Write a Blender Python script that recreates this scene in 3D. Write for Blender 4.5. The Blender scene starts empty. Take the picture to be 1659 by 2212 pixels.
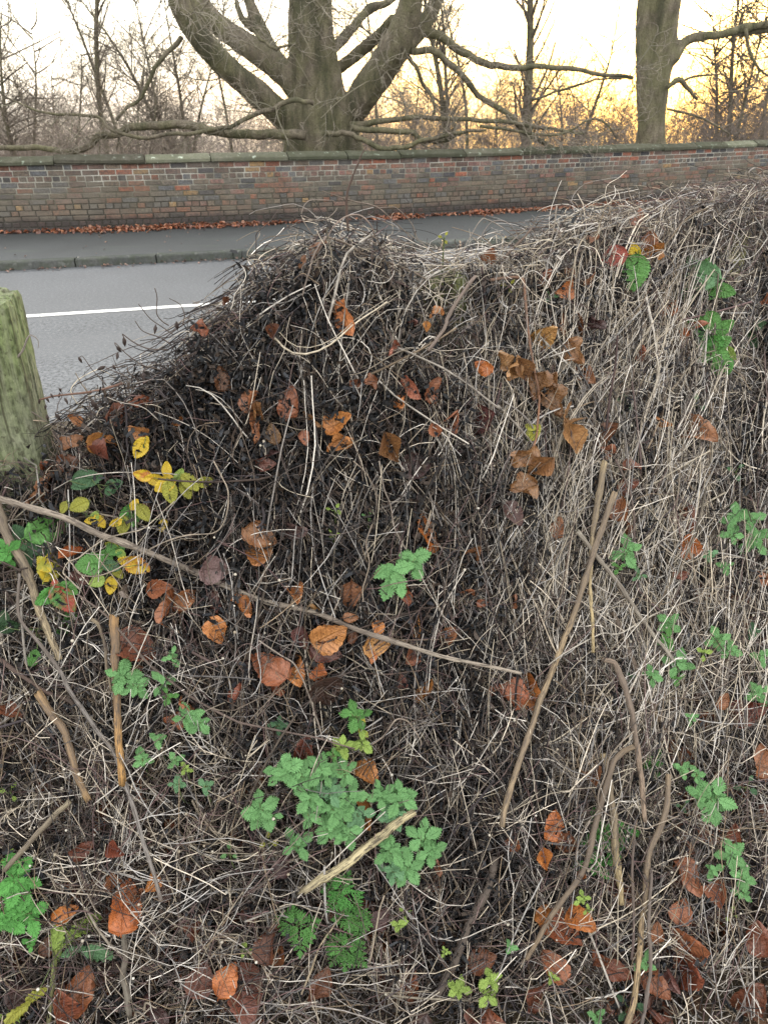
import bpy, math, random
import numpy as np
from mathutils import Vector, Matrix

random.seed(7)
R = np.random.default_rng(11)
DENS = 1.0
SC = bpy.context.scene
COL = SC.collection

# ------------------------------------------------------------------ camera
CAM_H = 1.70
PITCH = math.radians(28.6)
FP = 1597.0                      # focal length in the units of a 1659 x 2212 picture
cam = bpy.data.cameras.new("camera")
cam.sensor_fit = 'VERTICAL'
cam.angle = 2 * math.atan(1106.0 / FP)
cam.clip_start = 0.02
cam.clip_end = 3000
cam.dof.use_dof = True
cam.dof.focus_distance = 1.55
cam.dof.aperture_fstop = 7.5
cam_o = bpy.data.objects.new("camera", cam)
cam_o.location = (0, 0, CAM_H)
cam_o.rotation_euler = (math.pi / 2 - PITCH, 0, 0)
COL.objects.link(cam_o)
SC.camera = cam_o

# ------------------------------------------------------------------ light
SUN_EL = math.radians(5.0)
SUN_AZ = math.radians(20)        # to the right of straight ahead (+Y)
w = bpy.data.worlds.new("World")
SC.world = w
w.use_nodes = True
nt = w.node_tree
nt.nodes.clear()
def wn(t, **k):
    n = nt.nodes.new(t)
    for a, b in k.items():
        setattr(n, a, b)
    return n
out = wn('ShaderNodeOutputWorld')
bg = wn('ShaderNodeBackground')
bg.inputs['Strength'].default_value = 0.15
sky = wn('ShaderNodeTexSky', sky_type='NISHITA', sun_disc=False)
sky.sun_elevation = SUN_EL
sky.sun_rotation = SUN_AZ
sky.air_density = 1.0
sky.dust_density = 1.6
sky.ozone_density = 1.0
tc = wn('ShaderNodeTexCoord')
mp = wn('ShaderNodeMapping')
mp.inputs['Scale'].default_value = (1.2, 1.2, 7.0)
nz = wn('ShaderNodeTexNoise')
nz.inputs['Scale'].default_value = 2.3
nz.inputs['Detail'].default_value = 5
nz.inputs['Roughness'].default_value = 0.55
cr = wn('ShaderNodeValToRGB')
cr.color_ramp.elements[0].position = 0.35
cr.color_ramp.elements[0].color = (0.70, 0.70, 0.70, 1)
cr.color_ramp.elements[1].position = 0.62
cr.color_ramp.elements[1].color = (0.86, 0.86, 0.86, 1)
mx = wn('ShaderNodeMixRGB')
mx.inputs['Color2'].default_value = (3.5, 3.4, 3.2, 1)   # thin pale evening cloud
nt.links.new(tc.outputs['Generated'], mp.inputs['Vector'])
nt.links.new(mp.outputs['Vector'], nz.inputs['Vector'])
nt.links.new(nz.outputs['Fac'], cr.inputs['Fac'])
nt.links.new(cr.outputs['Color'], mx.inputs['Fac'])
nt.links.new(sky.outputs['Color'], mx.inputs['Color1'])
# cloud seen low in the sky and towards the sun is reddened by the long path through the air
sx = wn('ShaderNodeSeparateXYZ'); nt.links.new(tc.outputs['Generated'], sx.inputs[0])
el = wn('ShaderNodeMapRange'); el.inputs['From Min'].default_value = -0.02; el.inputs['From Max'].default_value = 0.22; el.inputs['To Min'].default_value = 1; el.inputs['To Max'].default_value = 0
nt.links.new(sx.outputs['Z'], el.inputs['Value'])
sd_ = wn('ShaderNodeVectorMath', operation='DOT_PRODUCT'); nt.links.new(tc.outputs['Generated'], sd_.inputs[0])
sd_.inputs[1].default_value = (math.sin(SUN_AZ), math.cos(SUN_AZ), 0.0)
az = wn('ShaderNodeMapRange'); az.inputs['From Min'].default_value = 0.84; az.inputs['From Max'].default_value = 0.985; az.inputs['To Min'].default_value = 0.28; az.inputs['To Max'].default_value = 1.0
nt.links.new(sd_.outputs['Value'], az.inputs['Value'])
ff = wn('ShaderNodeMath', operation='MULTIPLY'); nt.links.new(el.outputs[0], ff.inputs[0]); nt.links.new(az.outputs[0], ff.inputs[1])
cm = wn('ShaderNodeMixRGB'); cm.inputs['Color1'].default_value = (3.5, 3.4, 3.2, 1); cm.inputs['Color2'].default_value = (2.35, 2.0, 1.1, 1)
nt.links.new(ff.outputs[0], cm.inputs['Fac']); nt.links.new(cm.outputs['Color'], mx.inputs['Color2'])
# brightening of the thin cloud round the low sun
geo_ = wn('ShaderNodeVectorMath', operation='DOT_PRODUCT')
nt.links.new(tc.outputs['Generated'], geo_.inputs[0])
geo_.inputs[1].default_value = (math.sin(SUN_AZ) * math.cos(SUN_EL), math.cos(SUN_AZ) * math.cos(SUN_EL), math.sin(SUN_EL))
pw = wn('ShaderNodeMath', operation='POWER'); pw.inputs[1].default_value = 38
mxx = wn('ShaderNodeMath', operation='MAXIMUM'); mxx.inputs[1].default_value = 0
nt.links.new(geo_.outputs['Value'], mxx.inputs[0]); nt.links.new(mxx.outputs[0], pw.inputs[0])
gl = wn('ShaderNodeMixRGB', blend_type='ADD'); gl.inputs['Fac'].default_value = 1
gc = wn('ShaderNodeMixRGB', blend_type='MULTIPLY'); gc.inputs['Fac'].default_value = 1; gc.inputs['Color2'].default_value = (2.6, 2.0, .55, 1)
nt.links.new(pw.outputs[0], gc.inputs['Color1'])
nt.links.new(mx.outputs['Color'], gl.inputs['Color1']); nt.links.new(gc.outputs['Color'], gl.inputs['Color2'])
nt.links.new(gl.outputs['Color'], bg.inputs['Color'])
nt.links.new(bg.outputs['Background'], out.inputs['Surface'])

sl = bpy.data.lights.new("sun", 'SUN')
sl.energy = 0.5
sl.angle = math.radians(12)
sl.color = (1.0, 0.86, 0.66)
so = bpy.data.objects.new("sun", sl)
sd = Vector((math.sin(SUN_AZ) * math.cos(SUN_EL), math.cos(SUN_AZ) * math.cos(SUN_EL), math.sin(SUN_EL)))
so.rotation_euler = sd.to_track_quat('Z', 'Y').to_euler()
so.location = (6, 14, 12)
COL.objects.link(so)
SC.view_settings.view_transform = 'Standard'
SC.view_settings.look = 'None'
SC.view_settings.gamma = 1
SC.view_settings.exposure = 2.75

# ------------------------------------------------------------------ helpers
CP, SP_ = math.cos(PITCH), math.sin(PITCH)
CAMP = np.array([0, 0, CAM_H])
def rays(px, py):
    u = (np.asarray(px, float) - 829.5) / FP
    v = -(np.asarray(py, float) - 1106.0) / FP
    return np.stack([u, CP + v * SP_, -SP_ + v * CP], -1)
def onz(px, py, z):
    d = rays(px, py)
    return CAMP + d * ((z - CAM_H) / d[..., 2])[..., None]
def ony(px, py, y):
    d = rays(px, py)
    return CAMP + d * (np.asarray(y) / d[..., 1])[..., None]
def project(P):
    q = P - CAMP
    f = q[..., 1] * CP - q[..., 2] * SP_
    up = q[..., 1] * SP_ + q[..., 2] * CP
    f = np.maximum(f, 1e-3)
    return 829.5 + FP * q[..., 0] / f, 1106 - FP * up / f, f
def norm(v):
    return v / np.maximum(np.linalg.norm(v, axis=-1, keepdims=True), 1e-9)
def sn(x, y, s=1.0, seed=0):
    a = seed * 1.7
    x = np.asarray(x) * s; y = np.asarray(y) * s
    return (np.sin(x * 1.3 + y * .7 + a) + np.sin(x * -.8 + y * 1.9 + 2.1 * a) + .6 * np.sin(x * 2.7 + y * 2.2 + a * .5)
            + .5 * np.sin(x * -3.3 + y * 1.1 + 4 + a)) / 3.1

def mesh_np(name, V, F, mats, cols=None, uvs=None, smooth=True, mi=None):
    """V (n,3), F (m,3 or 4) int array or list of arrays, cols (n,3) point colours, uvs (n,2)."""
    me = bpy.data.meshes.new(name)
    Fs = F if isinstance(F, list) else [F]
    V = np.ascontiguousarray(V, dtype=np.float32)
    me.vertices.add(len(V)); me.vertices.foreach_set('co', V.ravel())
    li = np.concatenate([f.ravel() for f in Fs]).astype(np.int32)
    tot = np.concatenate([np.full(len(f), f.shape[1]) for f in Fs]).astype(np.int32)
    st = np.concatenate([[0], np.cumsum(tot)[:-1]]).astype(np.int32)
    me.loops.add(len(li)); me.loops.foreach_set('vertex_index', li)
    me.polygons.add(len(tot)); me.polygons.foreach_set('loop_start', st); me.polygons.foreach_set('loop_total', tot)
    me.polygons.foreach_set('use_smooth', np.full(len(tot), smooth, dtype=bool))
    for m in (mats if isinstance(mats, (list, tuple)) else [mats]):
        me.materials.append(m)
    if mi is not None:
        me.polygons.foreach_set('material_index', np.asarray(mi, np.int32))
    if cols is not None:
        a = me.attributes.new('col', 'FLOAT_COLOR', 'POINT')
        c = np.ones((len(V), 4), np.float32); c[:, :3] = cols
        a.data.foreach_set('color', c.ravel())
    if uvs is not None:
        l = me.uv_layers.new(name='UVMap')
        l.data.foreach_set('uv', np.asarray(uvs, np.float32)[li].ravel())
    me.update(); me.validate()
    return me
def link(name, me, parent=None, loc=None):
    o = bpy.data.objects.new(name, me); COL.objects.link(o)
    if parent is not None: o.parent = parent
    if loc is not None: o.location = loc
    return o
def tag(o, label=None, cat=None, group=None, kind=None):
    if label: o['label'] = label
    if cat: o['category'] = cat
    if group: o['group'] = group
    if kind: o['kind'] = kind
    return o
def thing(name, label, cat, loc=(0, 0, 0), group=None):
    o = bpy.data.objects.new(name, None); COL.objects.link(o); o.location = loc
    o.empty_display_size = .05
    return tag(o, label, cat, group)

def tubes(P, rad, S=3, caps=False):
    """P (N,K,3), rad (N,K) -> verts, faces list; per-vertex stem index and k come from reshape (N,K,S)."""
    N, K, _ = P.shape
    T = np.gradient(P, axis=1); T = norm(T)
    ref = np.where(np.abs(T[..., 2:3]) > .9, np.array([1., 0, 0]), np.array([0, 0, 1.]))
    ref = np.broadcast_to(np.where(np.abs(T[:, :1, 2:3]) > .8, np.array([0., 1, 0]), np.array([0, 0, 1.])), T.shape)
    A = norm(np.cross(T, ref)); B = np.cross(T, A)
    ang = np.arange(S) * 2 * math.pi / S
    V = P[:, :, None] + rad[:, :, None, None] * (A[:, :, None] * np.cos(ang)[:, None] + B[:, :, None] * np.sin(ang)[:, None])
    idx = np.arange(N * K * S).reshape(N, K, S)
    nx = np.roll(idx, -1, axis=2)
    F = np.stack([idx[:, :-1], nx[:, :-1], nx[:, 1:], idx[:, 1:]], -1).reshape(-1, 4)
    V = V.reshape(-1, 3)
    Fs = [F]
    if caps:
        c0 = np.arange(N) + len(V); c1 = c0 + N
        V = np.concatenate([V, P[:, 0], P[:, -1]])
        f0 = np.stack([np.broadcast_to(c0[:, None], (N, S)), nx[:, 0], idx[:, 0]], -1).reshape(-1, 3)
        f1 = np.stack([np.broadcast_to(c1[:, None], (N, S)), idx[:, -1], nx[:, -1]], -1).reshape(-1, 3)
        Fs += [np.concatenate([f0, f1])]
    return V, Fs
def smooth_path(pts, n):
    """Catmull-Rom through pts (m,3) -> (n,3)"""
    pts = np.asarray(pts, float)
    if len(pts) == 2:
        t = np.linspace(0, 1, n)[:, None]
        return pts[0] * (1 - t) + pts[1] * t
    Q = np.concatenate([[2 * pts[0] - pts[1]], pts, [2 * pts[-1] - pts[-2]]])
    s = np.linspace(0, len(pts) - 1 - 1e-6, n)
    i = s.astype(int); t = (s - i)[:, None]
    a, b, c, d = Q[i], Q[i + 1], Q[i + 2], Q[i + 3]
    return .5 * (2 * b + (c - a) * t + (2 * a - 5 * b + 4 * c - d) * t ** 2 + (3 * b - a - 3 * c + d) * t ** 3)
def grow(P, D, L, K, wig=.2, trop=(0, 0, 0), smooth=.75, curl=0.0):
    """random-walk stems: start P, direction D, length L (N,) -> (N,K,3)"""
    N = len(P); out_ = np.empty((N, K, 3)); out_[:, 0] = P
    d = norm(D); step = (L / (K - 1))[:, None]
    a = np.zeros((N, 3)); ax = norm(R.normal(size=(N, 3))); tr = np.array(trop)
    cu = R.normal(size=(N, 1)) * curl
    for k in range(1, K):
        a = a * smooth + R.normal(size=(N, 3)) * wig * (1 - smooth) * 2
        d = norm(d + a + tr + np.cross(ax, d) * cu)
        out_[:, k] = out_[:, k - 1] + d * step
    return out_
def spawn(P, n, lo=.2, hi=1.0, spread=.9):
    """n children per parent polyline: start points and directions"""
    N, K, _ = P.shape
    t = R.uniform(lo, hi, (N, n)) * (K - 1)
    i = np.minimum(t.astype(int), K - 2); f = (t - i)[..., None]
    r = np.arange(N)[:, None]
    p = P[r, i] * (1 - f) + P[r, i + 1] * f
    T = norm(P[r, i + 1] - P[r, i])
    q = norm(np.cross(T, norm(R.normal(size=T.shape))))
    return p.reshape(-1, 3), norm(T * (1 - spread * .5) + q * spread).reshape(-1, 3), np.repeat(np.arange(N), n), (t / (K - 1)).reshape(-1)

# ------------------------------------------------------------------ materials
class NT:
    def __init__(s, name):
        s.m = bpy.data.materials.new(name); s.m.use_nodes = True; s.t = s.m.node_tree
        s.b = s.t.nodes['Principled BSDF']; s.out = s.t.nodes['Material Output']
    def n(s, t, ins=None, **k):
        x = s.t.nodes.new(t)
        for a, b in k.items(): setattr(x, a, b)
        for a, b in (ins or {}).items():
            if hasattr(b, 'is_linked') or isinstance(b, bpy.types.NodeSocket): s.t.links.new(b, x.inputs[a])
            else: x.inputs[a].default_value = b
        return x
    def set(s, a, b):
        if isinstance(b, bpy.types.NodeSocket): s.t.links.new(b, s.b.inputs[a])
        else: s.b.inputs[a].default_value = b
    def coord(s, which='Object'): return s.n('ShaderNodeTexCoord').outputs[which]
    def noise(s, scale, detail=3, vec=None, rough=.55, sc=None):
        v = vec or s.coord()
        if sc: v = s.n('ShaderNodeMapping', {'Vector': v, 'Scale': sc}).outputs[0]
        return s.n('ShaderNodeTexNoise', {'Vector': v, 'Scale': scale, 'Detail': detail, 'Roughness': rough}).outputs['Fac']
    def ramp(s, fac, *stops):
        r = s.n('ShaderNodeValToRGB', {'Fac': fac}); e = r.color_ramp.elements
        while len(e) < len(stops): e.new(.5)
        for x, (p, c) in zip(e, stops):
            x.position = p; x.color = (c, c, c, 1) if isinstance(c, (int, float)) else (*c, 1)
        return r.outputs['Color']
    def mix(s, fac, a, b, mode='MIX'):
        f = lambda q: q if isinstance(q, bpy.types.NodeSocket) else ((q, q, q, 1) if isinstance(q, (int, float)) else (*q, 1))
        return s.n('ShaderNodeMixRGB', {'Fac': fac, 'Color1': f(a), 'Color2': f(b)}, blend_type=mode).outputs[0]
    def math(s, op, a, b=0.0, c=0.0):
        return s.n('ShaderNodeMath', {0: a, 1: b, 2: c}, operation=op).outputs[0]
    def bump(s, h, strength=.4, dist=.01):
        s.set('Normal', s.n('ShaderNodeBump', {'Height': h, 'Strength': strength, 'Distance': dist}).outputs[0])
    def attr(s, name='col'): return s.n('ShaderNodeAttribute', attribute_name=name).outputs['Color']

def mat_attr(name, rough=.7, scale=60, amp=.5, bump=.0, spec=.3, stretch=None):
    m = NT(name)
    f = m.noise(scale, 3, sc=stretch)
    c = m.mix(1, m.attr(), m.ramp(f, (.25, 1 - amp), (.75, 1 + amp * .6)), 'MULTIPLY')
    m.set('Base Color', c); m.set('Roughness', rough); m.set('Specular IOR Level', spec)
    if bump: m.bump(f, bump, .002)
    return m.m
M_stem = mat_attr('dry_stem_fibre', .75, 90, .45, .3)
M_clot = mat_attr('rotted_foliage', .55, 200, .5, .4, .25)
M_seed = mat_attr('seed', .7, 300, .2)
M_stalk = None
def stalk_mat():
    m = NT('weathered_stalk')
    uv = m.coord('UV')
    g = m.noise(1, 4, uv, .6, (14, 1.5, 1)); sp = m.noise(1, 5, uv, .72, (4.3, 3.1, 1)); lg = m.noise(3, 2)
    oc = m.n('ShaderNodeObjectInfo').outputs['Color']
    c = m.mix(1, m.attr(), m.ramp(g, (.32, .30), (.5, .85), (.72, 1.25)), 'MULTIPLY')
    dk = m.math('MULTIPLY', m.ramp(sp, (.49, 0.), (.58, 1.)), .85)
    c = m.mix(dk, c, (.035, .028, .024))
    c = m.mix(m.ramp(lg, (.40, 0.), (.60, .75)), c, (.115, .092, .078))
    m.set('Base Color', c); m.set('Roughness', .75); m.set('Specular IOR Level', .25)
    m.bump(g, .7, .002)
    return m.m
M_stalk = stalk_mat()

def leaf_mat(name, veins=8.0, vein_dark=.55, blotch=.6, rough=.45, trans=.25, tint=(.10, .05, .02), spots=0.0, spec=.4, coat=0.0, vstr=.32):
    m = NT(name)
    uv = m.coord('UV'); s = m.n('ShaderNodeSeparateXYZ', {0: uv})
    au = m.math('ABSOLUTE', m.math('SUBTRACT', m.math('MULTIPLY', s.outputs[0], 2.0), 1.0))
    ph = m.math('FRACT', m.math('SUBTRACT', m.math('MULTIPLY', s.outputs[1], veins), m.math('MULTIPLY', au, 1.6)))
    vein = m.ramp(ph, (0.0, 1.0), (.10, .35), (.22, 0.0))
    mid = m.ramp(au, (0.0, 1.0), (.06, 0.6), (.10, 0.0))
    vm = m.math('MAXIMUM', vein, mid)
    oi = m.n('ShaderNodeObjectInfo'); oc = oi.outputs['Color']
    rnd = m.n('ShaderNodeCombineXYZ', {0: m.math('MULTIPLY', oi.outputs['Random'], 50.0), 1: m.math('MULTIPLY', oi.outputs['Random'], 31.0)}).outputs[0]
    v2 = m.n('ShaderNodeVectorMath', {0: m.n('ShaderNodeMapping', {'Vector': uv, 'Scale': (.65, 1, 1)}).outputs[0], 1: rnd}, operation='ADD').outputs[0]
    n1 = m.noise(3.2, 4, v2, .6); n2 = m.noise(16, 3, v2, .6)
    c = m.mix(m.math('MULTIPLY', m.ramp(n1, (.35, 0.), (.68, 1.)), blotch), oc, m.mix(1, oc, tint, 'MULTIPLY'))
    c = m.mix(1, c, m.ramp(n2, (.3, .7), (.7, 1.25)), 'MULTIPLY')
    c = m.mix(m.math('MULTIPLY', vm, vstr), c, m.mix(1, c, vein_dark, 'MULTIPLY'))
    if spots:
        n3 = m.noise(11, 2, v2, .5)
        c = m.mix(m.math('MULTIPLY', m.ramp(n3, (.60, 0.), (.66, 1.)), spots), c, (.03, .02, .015))
    m.set('Base Color', c); m.set('Roughness', m.math('ADD', m.math('MULTIPLY', n1, .35), rough - .15)); m.set('Specular IOR Level', spec)
    h = m.math('ADD', m.math('MULTIPLY', vm, -.5), m.math('MULTIPLY', n2, .35))
    m.bump(h, .5, .02)
    m.set('Coat Weight', coat); m.set('Coat Roughness', .25)
    tr = m.n('ShaderNodeBsdfTranslucent', {'Color': c})
    ms = m.n('ShaderNodeMixShader', {0: trans, 1: m.b.outputs[0], 2: tr.outputs[0]})
    m.t.links.new(ms.outputs[0], m.out.inputs['Surface'])
    return m.m
M_beech = leaf_mat('beech_leaf_skin', 8, .5, .75, .42, .2, (.52, .40, .33), .45, coat=.4)
M_nettle = leaf_mat('nettle_leaf_skin', 6, .5, .5, .55, .25, (.7, .75, .8), .30, .3)
M_bramble = leaf_mat('bramble_leaf_skin', 9, .5, .5, .45, .2, (.6, .6, .5), .25)

# two-tone leaf: object colour on one half, second colour by attribute is avoided; blend by noise with a warm tone
def turning_mat(name, warm):
    m = NT(name)
    uv = m.coord('UV'); s = m.n('ShaderNodeSeparateXYZ', {0: uv})
    au = m.math('ABSOLUTE', m.math('SUBTRACT', m.math('MULTIPLY', s.outputs[0], 2.0), 1.0))
    ph = m.math('FRACT', m.math('SUBTRACT', m.math('MULTIPLY', s.outputs[1], 9.0), m.math('MULTIPLY', au, 1.6)))
    vm = m.math('MAXIMUM', m.ramp(ph, (0., 1.), (.1, .3), (.2, 0.)), m.ramp(au, (0., 1.), (.06, .6), (.1, 0.)))
    oi = m.n('ShaderNodeObjectInfo'); oc = oi.outputs['Color']
    rnd = m.n('ShaderNodeCombineXYZ', {0: m.math('MULTIPLY', oi.outputs['Random'], 40.0), 1: m.math('MULTIPLY', oi.outputs['Random'], 23.0)}).outputs[0]
    v2 = m.n('ShaderNodeVectorMath', {0: uv, 1: rnd}, operation='ADD').outputs[0]
    n1 = m.noise(2.0, 3, v2); n2 = m.noise(14, 3, v2)
    c = m.mix(m.ramp(n1, (.42, 0.), (.58, 1.)), oc, warm)
    c = m.mix(m.math('MULTIPLY', m.ramp(n2, (.6, 0.), (.68, 1.)), .7), c, (.09, .035, .02))
    c = m.mix(m.math('MULTIPLY', vm, .45), c, m.mix(1, c, 1.5, 'MULTIPLY'))
    m.set('Base Color', c); m.set('Roughness', .5); m.bump(m.math('MULTIPLY', vm, -1.0), .5, .02)
    tr = m.n('ShaderNodeBsdfTranslucent', {'Color': c})
    ms = m.n('ShaderNodeMixShader', {0: .25, 1: m.b.outputs[0], 2: tr.outputs[0]})
    m.t.links.new(ms.outputs[0], m.out.inputs['Surface'])
    return m.m
M_turn_red = turning_mat('turning_leaf_red', (.36, .07, .05))
M_turn_yel = turning_mat('turning_leaf_yellow', (.55, .40, .03))
# ------------------------------------------------------------------ road, pavement, wall (all follow the bend of the road)
PAV = 0.10
WALL_H = 1.015
def fit(pts, deg, w=None):
    pts = np.asarray(pts); return np.polyfit(pts[:, 0], pts[:, 1], deg)
_cw = onz([0, 240, 480, 700, 830, 1000, 1200, 1430], [338, 335, 332.5, 328.5, 326, 322, 317, 311], PAV + WALL_H)
_bw = onz([0, 240, 480, 830, 1200], [508, 498, 487, 474, 456], PAV)
C_WALL = fit(np.concatenate([_cw, _bw]), 2)
C_KERB = fit(onz([0, 245, 540, 1000], [585, 574, 557, 536], 0), 1)
C_LINE = fit(onz([42, 250, 440], [684, 669.5, 658], 0), 1)
def curve(c, x, lo=-7.0, hi=9.0):
    x = np.asarray(x, float); xc = np.clip(x, lo, hi)
    d = np.polyder(c)
    return np.polyval(c, xc) + np.polyval(d, xc) * (x - xc)
def yw(x): return curve(C_WALL, x)
def bend(x):
    x = np.asarray(x, float); t = np.clip(x - .5, 0, 9)
    return C_WALL[0] * .9 * (t * t + 2 * t * np.maximum(x - 9.5, 0))
def yk(x): return curve(C_KERB, x) + bend(x)
def yl(x): return curve(C_LINE, x) + bend(x) - 0.02

def strip(name, xs, lines, mat, z, kind='structure', parent=None, label=None):
    """sheet between the curves in lines [(fn, z)]; uv = (x, y relative to the white line)"""
    V = []; U = []
    for fn, zz in lines:
        y = fn(xs); V.append(np.stack([xs, y, np.full_like(xs, zz)], -1)); U.append(np.stack([xs, y - yl(xs)], -1))
    V = np.concatenate(V); U = np.concatenate(U); n = len(xs); F = []
    for r in range(len(lines) - 1):
        a = np.arange(n - 1) + r * n
        F.append(np.stack([a, a + 1, a + 1 + n, a + n], -1))
    me = mesh_np(name, V, np.concatenate(F), mat, uvs=U, smooth=False)
    o = link(name, me, parent)
    if kind: o['kind'] = kind
    return o

def asphalt():
    m = NT('asphalt'); uv = m.coord('UV'); s = m.n('ShaderNodeSeparateXYZ', {0: uv})
    wob = m.math('ADD', s.outputs[1], m.math('MULTIPLY', m.math('SUBTRACT', m.noise(1.2, 2), .5), .25))
    # worn surface: dark polished wheel tracks and paler coarse chippings, by distance across the lane
    t = m.math('MULTIPLY', m.math('ADD', wob, 3.2), 1 / 6.4)
    coarse = m.ramp(t, (0.0, .9), (.14, 1.), (.24, .95), (.285, .1), (.355, .1), (.385, .8), (.465, .75), (.485, .1), (.56, .15), (.75, .25), (1., .1))
    ch = m.noise(34, 3, rough=.75); fine = m.noise(150, 2); big = m.noise(.7, 4)
    base = m.mix(coarse, (.060, .065, .074), (.110, .117, .128))
    c = m.mix(m.math('MULTIPLY', m.ramp(ch, (.40, 1.), (.50, 0.)), m.math('ADD', m.math('MULTIPLY', coarse, .8), .18)), base, (.04, .04, .043))
    c = m.mix(m.ramp(ch, (.56, 0.), (.66, .55)), c, (.23, .235, .245))
    c = m.mix(1, c, m.ramp(big, (.3, .86), (.7, 1.12)), 'MULTIPLY')
    m.set('Base Color', c); m.set('Roughness', m.ramp(coarse, (0., .5), (1., .72))); m.set('Specular IOR Level', .45)
    m.bump(m.math('ADD', m.math('MULTIPLY', ch, m.math('ADD', coarse, .15)), m.math('MULTIPLY', fine, .2)), .8, .014)
    return m.m
M_asph = asphalt()
def pavement_mat():
    m = NT('pavement_tarmac'); ch = m.noise(120, 2); big = m.noise(.9, 4); st = m.noise(1, 3, sc=(1.0, 5, 1))
    c = m.mix(1, m.mix(m.ramp(ch, (.35, 0.), (.65, 1.)), (.018, .021, .023), (.040, .045, .048)), m.ramp(big, (.3, .8), (.7, 1.15)), 'MULTIPLY')
    c = m.mix(m.ramp(st, (.62, 0.), (.75, .5)), c, (.055, .075, .05))
    m.set('Base Color', c); m.set('Roughness', .7); m.bump(ch, .4, .006); return m.m
M_pav = pavement_mat()
def paint_mat():
    m = NT('road_paint'); ch = m.noise(75, 2); 
    m.set('Base Color', m.mix(m.ramp(ch, (.36, .9), (.46, 0.)), (.80, .80, .78), (.2, .2, .2))); m.set('Roughness', .6); m.bump(ch, .4, .005); return m.m
M_paint = paint_mat()
def stone_mat(name, a, b, moss, lich, mossamt=.6):
    m = NT(name); n1 = m.noise(3.5, 5); n2 = m.noise(40, 3); n3 = m.noise(9, 4)
    c = m.mix(m.ramp(n1, (.3, 0.), (.7, 1.)), a, b)
    c = m.mix(1, c, m.ramp(n2, (.3, .75), (.7, 1.2)), 'MULTIPLY')
    c = m.mix(m.math('MULTIPLY', m.ramp(n3, (.4, 0.), (.62, 1.)), mossamt), c, moss)
    c = m.mix(m.ramp(m.noise(14, 3, rough=.4), (.66, 0.), (.70, .8)), c, lich)
    c = m.mix(1, c, m.attr(), 'MULTIPLY')
    m.set('Base Color', c); m.set('Roughness', .95); m.set('Specular IOR Level', .03); m.bump(n2, .6, .01); return m.m
M_coping = stone_mat('mossy_sandstone', (.062, .064, .050), (.10, .096, .078), (.058, .060, .042), (.24, .27, .23), .6)
M_kerb = stone_mat('kerb_concrete', (.075, .08, .08), (.11, .112, .11), (.06, .075, .045), (.15, .155, .15), .4)

xs = np.concatenate([np.linspace(-60, -8, 14)[:-1], np.linspace(-8, 10, 60), np.linspace(10, 80, 16)[1:]])
near_edge = lambda x: yl(x) - 3.15
road = strip('road', xs, [(lambda x: near_edge(x), 0.0), (lambda x: yl(x) - 1, 0.0), (lambda x: yl(x) + 1, 0), (lambda x: yk(x) + .02, 0.0)], M_asph, 0)
strip('road_marking', xs[(xs > -9) & (xs < 12)], [(lambda x: yl(x) - .055, .004), (lambda x: yl(x) + .055, .004)], M_paint, 0)
strip('pavement', xs, [(lambda x: yk(x) + .122, PAV - .001), (lambda x: yw(x) + .05, PAV + .012)], M_pav, 0)

# kerb: one run of stones with joints
def prism_run(x0, x1, prof, fy, gap=.006, jit=.004, nseg=2, seed=0, tint=.15):
    """profile [(dy,z)] swept along the curve from x0 to x1 -> V,F (closed ends)"""
    xx = np.linspace(x0 + gap, x1 - gap, nseg + 1); P = np.array(prof)
    V = np.concatenate([np.stack([np.full(len(P), x), fy(x) + P[:, 0], P[:, 1]], -1) for x in xx])
    n = len(P); F = []
    for k in range(nseg):
        a = np.arange(n) + k * n; b = np.roll(np.arange(n), -1) + k * n
        F.append(np.stack([a, b, b + n, a + n], -1))
    return V, np.concatenate(F), [list(range(n))[::-1], list(np.arange(n) + nseg * n)]
kp = [(0, -.05), (0.0, PAV - .02), (.006, PAV - .006), (.02, PAV + .002), (.13, PAV + .002), (.13, -.05)]
VV = []; FF = []; CC = []; off = 0
x = -12.0
while x < 16:
    V, F, _ = prism_run(x, x + .915, kp, yk, nseg=1)
    V = V + np.array([0, R.normal() * .004, R.normal() * .002])
    VV.append(V); FF.append(F[:, ::-1] + off); off += len(V)
    CC.append(np.ones((len(V), 3)) * R.uniform(.8, 1.12)); x += .915
o = link('kerb', mesh_np('kerb', np.concatenate(VV), np.concatenate(FF), M_kerb, cols=np.concatenate(CC), smooth=False)); o['kind'] = 'structure'

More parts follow.
